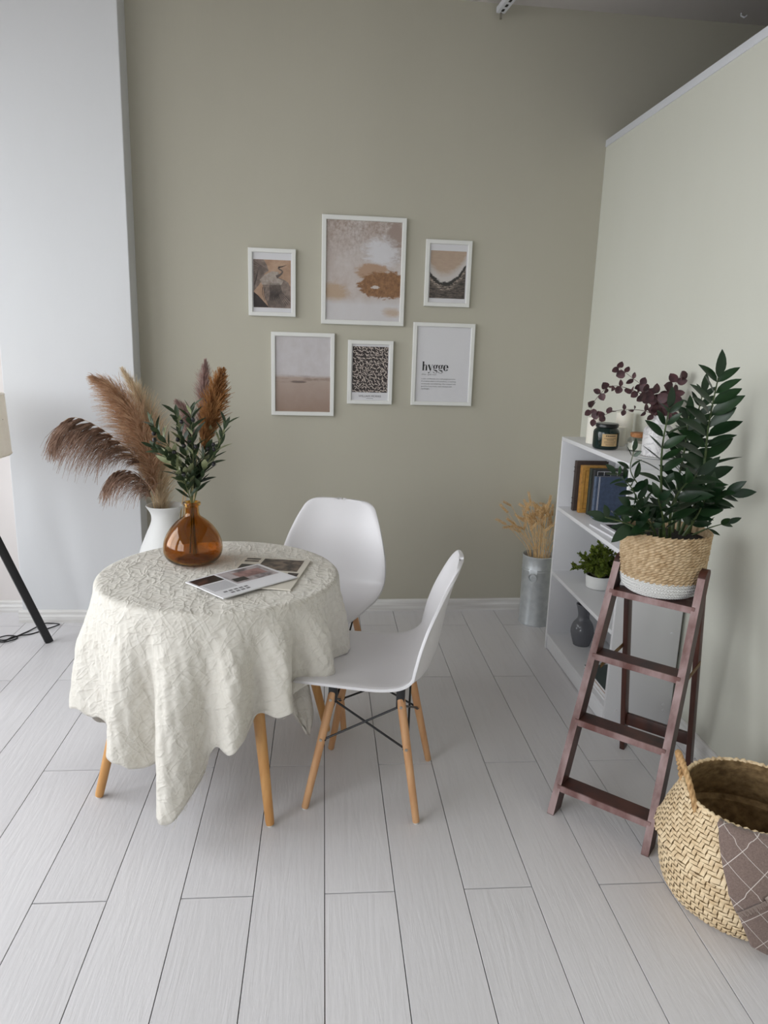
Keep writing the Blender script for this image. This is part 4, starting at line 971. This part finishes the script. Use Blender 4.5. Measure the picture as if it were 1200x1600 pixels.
# eucalyptus
M_EUC = pm('purple_eucalyptus', (92, 58, 62), .55, c2=(58, 38, 42), nscale=40, rnd=True); M_EST = pm('eucalyptus_stem', (96, 72, 66), .6)
em = [leaf_mesh('euc_leaf', .040, .038, M_EUC, .2, .15, .8, .6, 6), leaf_mesh('euc_leaf', .036, .030, M_EUC, .3, -.2, .85, .65, 6), leaf_mesh('euc_leaf', .034, .022, M_EUC, .35, .3, .9, .7, 6)]
el = {'E1': ('purple eucalyptus branch curling down in a loop to the left', 11, .85), 'E2': ('purple eucalyptus branch pointing up to the far left', 7, .9), 'E3': ('low purple eucalyptus branch stretching left above the green jar', 6, .8),
      'E4': ('purple eucalyptus branch with big round leaves by the wall', 6, 1.35), 'E5': ('short leafy eucalyptus branch bending left over the marbled vase', 6, 1.15), 'E6': ('short upright eucalyptus branch behind the dark green plant', 5, 1.1)}
for key, (lab_, n, scl) in el.items():
    rnd = random.Random(ord(key[1])*3); P = STEMS[key]; root = Vector((1.303, 2.742, ZT+.02))
    t = thing('eucalyptus_branch', lab_, 'branch', root, 0, 'eucalyptus branches in the marbled vase'); pts = curve([root, (P[0][0], P[0][1], P[0][2]+.005)]+P[1:], 40)
    st = part('stem', MB().tube([p-root for p in pts], [.0018*(1-.6*i/39) for i in range(40)], 5), M_EST, t)
    for i in range(n):
        f = .42+.58*i/(n-1) if key in ('E1', 'E2', 'E3') else .5+.5*i/(n-1); k_ = min(38, int(f*39)); p = pts[k_]-root; tn = (pts[k_+1]-pts[k_]).normalized()
        for s in (-1, 1):
            a = (i % 2)*PI/2+rnd.uniform(-.4, .4); sd = (Vector((math.cos(a), -.3, math.sin(a)))*s); sd = (sd-tn*sd.dot(tn)).normalized(); d = (sd+tn*rnd.uniform(.1, .6)).normalized()
            if p.x+root.x+d.x*.04 > 1.395: d.x = -abs(d.x)
            link('leaf', em[rnd.randrange(2) if scl > 1 else rnd.randrange(3)], st, frame_mtx(p, d, Vector((rnd.uniform(-.6, .6), -1, rnd.uniform(-.5, .7)))) @ Matrix.Scale(1.3*scl*rnd.uniform(.75, 1.0)*(1-.25*f), 4))

# ------------------------------------------------------------------ folding step ladder
LW = Vector((.738, -.674, 0)); LN = Vector((.674, .738, 0)); LO = Vector((.734, 2.029, 0))
ladder = thing('step_ladder', 'dark mahogany folding step ladder with four treads by the bookcase', 'ladder', LO)
def lp(s_, n_, z_): return LW*s_+LN*n_+Vector((0, 0, z_))
KL = .40; FN = (LN-Vector((0, 0, KL))).normalized()       # normal of the leaning front frame
def rail_mb(s0, s1, w, d, ztop):
    mb = MB(); a, b = lp(s0, .030, 0), lp(s1, KL*ztop+.030, ztop)
    hw, n0 = w/2, []
    vs_ = []
    N_ = 10
    for e, (sc, zz) in enumerate(((s0, 0.0), (s1, ztop))):
        for ds, dn in ((-hw, -.030), (hw, -.030), (hw, .030), (-hw, .030)): vs_.append(lp(sc+ds, KL*zz+.030+dn, zz))
    fs_ = [(3, 2, 1, 0), (0, 1, 5, 4), (1, 2, 6, 5), (2, 3, 7, 6), (3, 0, 4, 7)]
    # rounded top
    base = 4; prev = [4, 5, 6, 7]
    for q in range(1, 5):
        t_ = q/4*PI/2; k_ = len(vs_)
        for ds, dn in ((-hw, -.030), (hw, -.030), (hw, .030), (-hw, .030)):
            vs_.append(lp(s1+ds, KL*ztop+.030+dn*math.cos(t_)*(1 if q < 4 else .25)+KL*.022*math.sin(t_), ztop+.022*math.sin(t_)))
        cur = [k_, k_+1, k_+2, k_+3]
        for i in range(4): fs_.append((prev[i], prev[(i+1) % 4], cur[(i+1) % 4], cur[i]))
        prev = cur
    fs_.append(tuple(prev)); mb.add(vs_, fs_); return mb
for s0, s1 in ((.012, .034), (.316, .300)):
    r = part('front_rail', rail_mb(s0, s1, .022, .06, .785), M_LADDER, ladder, 25)
    # worn front edge strip
    e = MB(); hw = .0111; vs_ = []
    for sc, zz in ((s0, .002), (s1, .785)):
        for ds, dn in ((-hw, -.0006), (hw, -.0006), (hw, .0015), (-hw, .0015)): vs_.append(lp(sc+ds, KL*zz+dn, zz))
    e.add(vs_, [(0, 1, 5, 4), (1, 2, 6, 5), (3, 0, 4, 7)]); part('worn_edge', e, M_LEDGE, r, 0)
for z in (.082, .284, .488, .690):
    f = z/.785; sa, sb = .012+.022*f+.011, .316-.016*f-.011
    tr_ = MB(); vs_ = [lp(s_, KL*z+dn, z+dz) for s_ in (sa, sb) for dn, dz in ((.002, -.010), (.066, -.010), (.066, .010), (.002, .010))]
    tr_.add(vs_, [(3, 2, 1, 0), (4, 5, 6, 7), (0, 1, 5, 4), (1, 2, 6, 5), (2, 3, 7, 6), (3, 0, 4, 7)])
    td = part('tread', tr_, M_LADDER, ladder, 0)
    e = MB(); vs_ = [lp(s_, KL*z+dn, z+dz) for s_ in (sa-.010, sb+.010) for dn, dz in ((-.0012, -.0102), (-.0012, .0102), (.0035, .0104), (.0035, -.0104))]
    e.add(vs_, [(0, 1, 5, 4), (1, 2, 6, 5), (3, 0, 4, 7), (0, 3, 2, 1), (4, 5, 6, 7)]); part('worn_edge', e, M_LEDGE, td, 0)
for s_ in (.048, .286):
    part('rear_rail', MB().obox(lp(s_, .560, 0), lp(s_, .395, .775), LW, .018, .038, .003), M_LADDER, ladder)
part('rear_stretcher', MB().obox(lp(.057, .533, .135), lp(.277, .533, .135), LN, .016, .045, .002), M_LADDER, ladder)
part('rear_top_bar', MB().obox(lp(.057, .400, .680), lp(.277, .400, .680), LN, .016, .030, .002), M_LADDER, ladder)
for s_ in (.034, .300): part('hinge', MB().obox(lp(s_, .350, .770), lp(s_, .400, .765), LW, .004, .022, .001), M_BRASS, ladder)
part('brass_stay', MB().obox(lp(.040, .245, .440), lp(.040, .470, .450), LW, .003, .016, .001), M_BRASS, ladder)
part('brass_stay', MB().obox(lp(.296, .245, .440), lp(.296, .470, .450), LW, .003, .016, .001), M_BRASS, ladder)

# ------------------------------------------------------------------ rope planter
PC = Vector((1.108, 2.203, .7005))
planter = thing('rope_planter', 'straw rope planter with a white base standing on the ladder', 'planter', PC)
def prad(z):
    return interp([(0, .094), (.006, .108), (.020, .121), (.045, .128), (.10, .132), (.15, .135), (.205, .138)], z)[0]
def rope_coil(mb, z, r, rt, n, twist, seed):
    rnd = random.Random(seed); off = rnd.random()
    for i in range(n):
        a0 = 2*PI*(i+off)/n; da = 2*PI/n*1.35; pts = []
        for q in range(5):
            f = q/4; a = a0+da*(f-.5); zz = z+twist*(f-.5); rr_ = r+rt*math.sin(PI*f)*rnd.uniform(.85, 1.1)
            pts.append((rr_, a, zz))
        w = rt*.62; vs_ = []
        for q, (rr_, a, zz) in enumerate(pts):
            ww = w*(.35+.65*math.sin(PI*(.1+.8*q/4)))
            for dz, dr in ((-ww, -rt*.45), (-ww*.4, 0), (ww*.4, 0), (ww, -rt*.45)): vs_.append(((rr_+dr)*math.cos(a), (rr_+dr)*math.sin(a), zz+dz))
        mb.add(vs_, [(q*4+c, q*4+c+1, q*4+c+5, q*4+c+4) for q in range(4) for c in range(3)])
M_ROPE = pm('straw_rope', (206, 182, 148), .85, c2=(172, 144, 108), nscale=55, bump=.2, bscale=160, bdist=.002)
M_COTTON = pm('white_cotton_rope', (228, 227, 224), .85, bump=.3, bscale=220, bdist=.002)
nrow = 17; z0_, z1_ = .058, .203
sp_ = MB()
for j in range(nrow): rope_coil(sp_, z0_+(z1_-z0_)*j/(nrow-1), prad(z0_+(z1_-z0_)*j/(nrow-1))-.003, .0062, 46, .0085, j)
part('straw_coils', sp_, M_ROPE, planter, 50, 'twisted straw rope wall')
cw = MB()
for j in range(11): rope_coil(cw, .004+.0052*j, prad(.004+.0052*j)-.0015, .0030, 84, .0042 if j % 2 else -.0042, 50+j)
part('white_coils', cw, M_COTTON, planter, 50, 'white cotton rope base')
wall = [(0, 0)]+[(prad(z)-.003, z) for z in (0, .006, .02, .045)]
part('base_wall', MB().lathe(wall+[(prad(.057)-.003, .0565)], 64), M_COTTON, planter, 50)
part('inner_wall', MB().lathe([(prad(.057)-.003, .0565), (prad(.1)-.003, .1), (prad(.205)-.003, .205), (prad(.205)-.009, .205), (prad(.1)-.009, .1), (.10, .03), (0, .03)], 64), M_ROPE, planter, 50)
part('soil', MB().lathe([(0, .186), (.08, .184), (prad(.18)-.009, .180), (prad(.17)-.010, .17), (0, .17)], 40), pm('potting_soil', (42, 34, 30), .95, c2=(24, 19, 17), nscale=80, bump=.6, bscale=90, bdist=.006), planter)

# ------------------------------------------------------------------ zamioculcas plant
def mat_zz(name, c, c2):
    k = NT(name); oi = k.n.new('ShaderNodeObjectInfo')
    k.set(k.b.inputs['Base Color'], k.mix(oi.outputs['Random'], col4(c), col4(c2))); k.b.inputs['Roughness'].default_value = .34; k.b.inputs['Specular IOR Level'].default_value = .4; return k.m
M_ZL = mat_zz('zamioculcas_leaf', (18, 42, 22), (36, 62, 34)); M_ZS = pm('zamioculcas_stem', (82, 98, 56), .45, c2=(58, 74, 42), nscale=60)
zl = [leaf_mesh('zz_leaf', .090, .036, M_ZL, .25, .12, .85, .75, 6), leaf_mesh('zz_leaf', .084, .033, M_ZL, .35, .22, .85, .75, 6), leaf_mesh('zz_leaf', .076, .031, M_ZL, .2, -.06, .85, .75, 6)]
ZR = Vector((1.108, 2.203, .7005+.184))
zz_ = thing('zz_plant', 'dark green glossy leafed plant with arching stems in the rope planter', 'plant', ZR)
#        key: (first leaf position, pairs, leaf scale, plane hint)
zspec = {'Z1': (.30, 11, 1.25), 'Z2': (.34, 11, 1.0), 'Z3': (.36, 8, .95), 'Z4': (.45, 5, .62), 'Z5': (.38, 7, .66), 'Z6': (.30, 6, .95), 'Z7': (.30, 7, 1.1), 'Z8': (.30, 7, 1.2), 'Z9': (.30, 6, .95), 'Z10': (.30, 6, 1.05), 'Z11': (.28, 9, 1.0), 'Z12': (.5, 2, .7), 'Z13': (.30, 6, .9)}
for key, (f0, n, scl) in zspec.items():
    rnd = random.Random(key); P = STEMS[key]; b = Vector(P[0]); b = ZR+(b-ZR)*Vector((1, 1, 0)).length*0+Vector(((P[0][0]-ZR.x)*.85, (P[0][1]-ZR.y)*.85, -.006))
    pts = curve([b]+[Vector(p) for p in P[1:]], 26); big = scl > .9
    st = part('stem', MB().tube([p-ZR for p in pts], [(.0068 if big else .0042)*(1-.72*(i/25)**.8) for i in range(26)], 8), M_ZS, zz_)
    for i in range(n):
        f = f0+(1-f0)*i/(n-.6); k_ = min(24, int(f*25)); p = pts[k_].lerp(pts[k_+1], f*25-k_)-ZR; tn = (pts[k_+1]-pts[k_]).normalized()
        for s in (-1, 1):
            sd = Vector((s, rnd.uniform(-.75, .35)*s-.15, rnd.uniform(-.1, .25))); sd = (sd-tn*sd.dot(tn)).normalized()
            up_ = .45+.5*f; d = (sd*(1.15-.35*f)+tn*up_+Vector((0, rnd.uniform(-.35, .15), 0))).normalized()
            sc_ = scl*rnd.uniform(.85, 1.05)*(1.0-.30*max(0, f-.7)/.3)*(.8 if i == 0 else 1)
            if (p+ZR+d*.08*sc_).x > 1.395: continue
            link('leaf', zl[rnd.randrange(3)], st, frame_mtx(p+Vector(sd)*.002, d, tn.cross(sd)*s*rnd.uniform(-.2, .7)+Vector((rnd.uniform(-.3, .3), -.7, .5)))@Matrix.Scale(sc_, 4))
    tn = (pts[-1]-pts[-2]).normalized(); link('leaf', zl[0], st, frame_mtx(pts[-1]-ZR, tn, Vector((0, -1, .2)))@Matrix.Scale(scl*.75, 4))

# ------------------------------------------------------------------ seagrass belly basket
BC = Vector((1.165, 1.655, 0))
BPROF = [(0, .165, .004), (.03, .190, .012), (.07, .208, .045), (.12, .2175, .095), (.165, .2215, .140), (.188, .2220, .157), (.200, .2365, .166), (.212, .2275, .180), (.26, .214, .222), (.31, .196, .262), (.345, .184, .290), (.366, .178, .308)]
SMAX = .366
def bprofile(s): return interp(BPROF, s)
basket = thing('belly_basket', 'woven seagrass belly basket with rope handles on the floor', 'basket', BC)
M_SEA = pm('seagrass', (236, 214, 177), .7, c2=(206, 178, 138), nscale=38, lo=.35, hi=.7)
M_SEAIN = pm('seagrass_inside_shaded', (172, 144, 102), .85, c2=(120, 96, 64), nscale=40, bump=.6, bscale=60, bdist=.006)  # darker than the outer weave: shade of the basket's depth put into the colour
lin_ = [(max(0, bprofile(SMAX*i/24)[0]-.004), bprofile(SMAX*i/24)[1]) for i in range(25)]
lin2 = [(max(0, bprofile(SMAX*i/24)[0]-.010), bprofile(SMAX*i/24)[1]+(.004 if i < 2 else 0)) for i in range(24, -1, -1)]
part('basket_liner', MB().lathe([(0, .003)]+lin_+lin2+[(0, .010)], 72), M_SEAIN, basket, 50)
NC, NR = 112, 36; wv_ = MB(); rnd = random.Random(77)
def bpt(ci, rj, h):
    s = SMAX*min(1.0, max(0, rj/NR)); r, z = bprofile(s); r2, z2 = bprofile(min(SMAX, s+.004)); r1, z1 = bprofile(max(0, s-.004))
    tr__, tz = r2-r1, z2-z1; l = math.hypot(tr__, tz) or 1; nr, nz = tz/l, -tr__/l; a = 2*PI*ci/NC+.0*rj
    return ((r+nr*h)*math.cos(a), (r+nr*h)*math.sin(a), max(.001, z+nz*h))
def pillow(c0, c1, r0, r1, along):
    hmax = .0034*rnd.uniform(.75, 1.2); j1, j2 = rnd.uniform(-.08, .08), rnd.uniform(-.08, .08); vs_ = []
    nu, nv = (4, 3)
    for v in range(nv):
        for u in range(nu):
            fu, fv = u/(nu-1), v/(nv-1); hu = math.sin(PI*(.06+.88*fu)); hv = math.sin(PI*(.12+.76*fv)); h = hmax*(hu**.7)*(hv**.6)*1.25-.002
            g = .06
            if along == 'c': c = c0+(c1-c0)*(g+fu*(1-2*g)); r = r0+(r1-r0)*(g+fv*(1-2*g))+.28*(fu-.5)+j1
            else: r = r0+(r1-r0)*(g+fu*(1-2*g)); c = c0+(c1-c0)*(g+fv*(1-2*g))+.28*(fu-.5)+j2
            vs_.append(bpt(c, r, h))
    f_ = [(v*nu+u, v*nu+u+1, (v+1)*nu+u+1, (v+1)*nu+u) for v in range(nv-1) for u in range(nu-1)]
    wv_.add(vs_, f_ if along == 'c' else [tuple(reversed(q)) for q in f_])
for j in range(NR):
    for i in range(NC):
        k_ = (i+j) % 4
        if k_ == 0: pillow(i, i+2, j, j+1, 'c')
        elif k_ == 2 and j < NR-1: pillow(i, i+1, j, j+2, 'r')
part('weave', wv_, M_SEA, basket, 60, kind='stuff')
rimp = []
for i in range(241):
    a = 2*PI*i/240; rimp.append(((.175+.0015*math.sin(i*2.1))*math.cos(a), (.175+.0015*math.sin(i*2.1))*math.sin(a), .309+.0022*math.sin(i*1.7)))
part('rim', MB().tube(rimp, [.0052+.0012*math.sin(i*1.3) for i in range(241)], 6, False), M_SEA, basket, 60)
for ac in (math.radians(168), math.radians(-12)):
    A = []; hb = MB()
    for i in range(60):
        f = i/59; a = ac+(f-.5)*.80; lift = math.sin(PI*f); rr_ = .178+.026*lift
        A.append(Vector((rr_*math.cos(a), rr_*math.sin(a), .275+.135*lift**.75)))
    for ph in (0, 2*PI/3, 4*PI/3):
        tw = []
        for i, p in enumerate(A):
            t_ = (A[min(59, i+1)]-A[max(0, i-1)]).normalized(); n1_ = t_.cross(Vector((math.cos(ac), math.sin(ac), 0))).normalized(); n2_ = t_.cross(n1_)
            tw.append(p+(n1_*math.cos(ph+i*.75)+n2_*math.sin(ph+i*.75))*.0042)
        hb.tube(tw, .0046, 6)
    part('handle', hb, pm('braided_grass', (206, 170, 122), .8, c2=(166, 128, 84), nscale=60), basket, 60)

# ------------------------------------------------------------------ checked throw over the basket rim
def mat_throw():
    k = NT('brown_checked_wool'); tc = k.n.new('ShaderNodeTexCoord'); sx = k.n.new('ShaderNodeSeparateXYZ'); k.t.links.new(tc.outputs['UV'], sx.inputs[0])
    def line(v): return k.ramp(k.math('ABSOLUTE', k.math('SUBTRACT', k.math('FRACT', k.math('MULTIPLY', v, 1/.062)), .5)), .016, .007)
    m = k.math('MAXIMUM', line(sx.outputs[0]), line(sx.outputs[1])); n_ = k.noise(k.coord('Object'), 300, 3)
    base = k.mix(k.ramp(n_, .3, .7), col4((138, 120, 112)), col4((116, 100, 94)))
    k.set(k.b.inputs['Base Color'], k.mix(m, base, col4((214, 206, 200)))); k.b.inputs['Roughness'].default_value = .95; k.b.inputs['Specular IOR Level'].default_value = .1
    k.b.inputs['Sheen Weight'].default_value = .2; k.bump(n_, .35, .003); return k.m
M_THROW = mat_throw()
throw = thing('throw_blanket', 'grey-brown throw with white check lines hanging over the basket rim', 'blanket', BC)
def throw_pt(u, t, off, fold):
    """t: length along the cloth from inside the rim (-.12) to the floor; u: across"""
    sdown = t
    if t < 0:
        r, z = .168+.0*t, .318+t*.9+.0; r = .166-.02*min(1, -t*8)
    else:
        s = max(0.0, SMAX-t); r, z = bprofile(s)
        if t < .02: r += .004
        hang = max(0, t-.13); r = max(r, .235-.10*max(0, t-.34)/.1 if t > .15 else r); 
        if t > .16: z = bprofile(SMAX-.16)[1]-(t-.16)*.92; r = .2325
        z = max(.006, z+(.008 if t < .03 else 0))
    a = math.radians(-146+u*118+ (36*max(0, t)/.34)*(1-u))
    r += off+fold*(.5+.5*math.sin(u*10+t*4+1))*min(1, max(0, t)*5+.15)
    return Vector((r*math.cos(a), r*math.sin(a), z))
def throw_layer(name, t0, t1fn, off, fold, nu=70, nv=44, uvrot=.7):
    mb = MB(); mb.grid(lambda u, v: throw_pt(u, t0+(t1fn(u)-t0)*v, off, fold), nu, nv)
    me = bpy.data.meshes.new(name); me.from_pydata(mb.v, [], mb.f); me.materials.append(M_THROW); uvl = me.uv_layers.new(name='UVMap')
    uv = []
    for j in range(nv):
        for i in range(nu):
            u, v = i/(nu-1), j/(nv-1); x_, y_ = u*.46+.02, t0+(t1fn(u)-t0)*v
            uv.append((x_*math.cos(uvrot)-y_*math.sin(uvrot)+.5, x_*math.sin(uvrot)+y_*math.cos(uvrot)+.5))
    for lp_ in me.loops: uvl.data[lp_.index].uv = uv[lp_.vertex_index]
    me.polygons.foreach_set('use_smooth', [True]*len(me.polygons)); o = link(name, me, throw); sm = o.modifiers.new('thick', 'SOLIDIFY'); sm.thickness = .003; sm.offset = 1; return o
throw_layer('lower_layer', .03, lambda u: .30+.075*min(1, u*3), .006, .010, uvrot=.55)
top_edge = lambda u: .205-.30*u if u < .40 else .085
throw_layer('folded_layer', -.10, top_edge, .013, .013, uvrot=.75)
fr_ = MB(); rnd = random.Random(8)
for i in range(150):
    u = .004+.39*i/149; t = top_edge(u); p = throw_pt(u, t, .014, .013); q = throw_pt(u+.012, t+rnd.uniform(.008, .014), .014, .013); fr_.tube([p, q+Vector((rnd.uniform(-.003, .003), 0, 0))], .0008, 3)
part('fringe', fr_, pm('fringe_wool', (176, 160, 152), .95), throw, kind='stuff')

# ------------------------------------------------------------------ tripod floor lamp and its cord
LC = Vector((-1.60, 3.225, 0)); lamp = thing('tripod_lamp', 'tripod floor lamp with black wooden legs and a pale fabric shade', 'lamp', LC)
ft = Vector((-1.313, 3.435, 0))-LC
for i in range(3):
    a = i*2*PI/3; d = Vector((ft.x*math.cos(a)-ft.y*math.sin(a), ft.x*math.sin(a)+ft.y*math.cos(a), 0)); d1 = d.normalized()
    if i == 1: d = d*.85
    part('leg', MB().obox(d, d1*.035+Vector((0, 0, .93)), Vector((-d1.y, d1.x, 0)), .030, .036, .003), M_BLACK, lamp)
part('hub', MB().lathe([(0, .86), (.045, .86), (.05, .87), (.05, .92), (.045, .93), (.012, .935), (.012, 1.02), (0, 1.02)], 24), M_BLACK, lamp)
M_SHADE = fm('linen_lampshade', (244, 240, 232), (241, 236, 228), .6)
part('lamp_shade', MB().lathe([(.255, .945), (.245, 1.200)], 64), M_SHADE, lamp, 60); lamp.children[-1].modifiers.new('thick', 'SOLIDIFY').thickness = .002
part('shade_ring', MB().tube([(.2555*math.cos(2*PI*i/48), .2555*math.sin(2*PI*i/48), .945) for i in range(49)], .002, 6, False), M_SHADE, lamp)
part('shade_ring', MB().tube([(.2455*math.cos(2*PI*i/48), .2455*math.sin(2*PI*i/48), 1.200) for i in range(49)], .002, 6, False), M_SHADE, lamp)
for i in range(3): part('shade_spoke', MB().tube([(0, 0, 1.01), (.25*math.cos(i*2*PI/3), .25*math.sin(i*2*PI/3), 1.10)], .0015, 5), M_BLACK, lamp)
part('bulb', MB().lathe([(0, 1.02), (.014, 1.02), (.016, 1.05), (.030, 1.08), (.032, 1.10), (.02, 1.13), (0, 1.137)], 20), M_WAX, lamp, 60)
cd = [(-1.70, 3.50), (-1.633, 3.508), (-1.534, 3.451), (-1.466, 3.547), (-1.413, 3.650), (-1.385, 3.668), (-1.345, 3.660), (-1.335, 3.630), (-1.382, 3.590), (-1.429, 3.53), (-1.499, 3.475), (-1.528, 3.436), (-1.571, 3.467), (-1.536, 3.491), (-1.49, 3.498), (-1.481, 3.466), (-1.519, 3.412), (-1.609, 3.452), (-1.72, 3.47)]
tag(part('power_cord', MB().tube(curve([(x, y, .0035+.006*(i % 3 == 1)) for i, (x, y) in enumerate(cd)], 150), .0032, 6), M_BLACK), 'looped black power cord on the floor behind the lamp leg', 'cord')
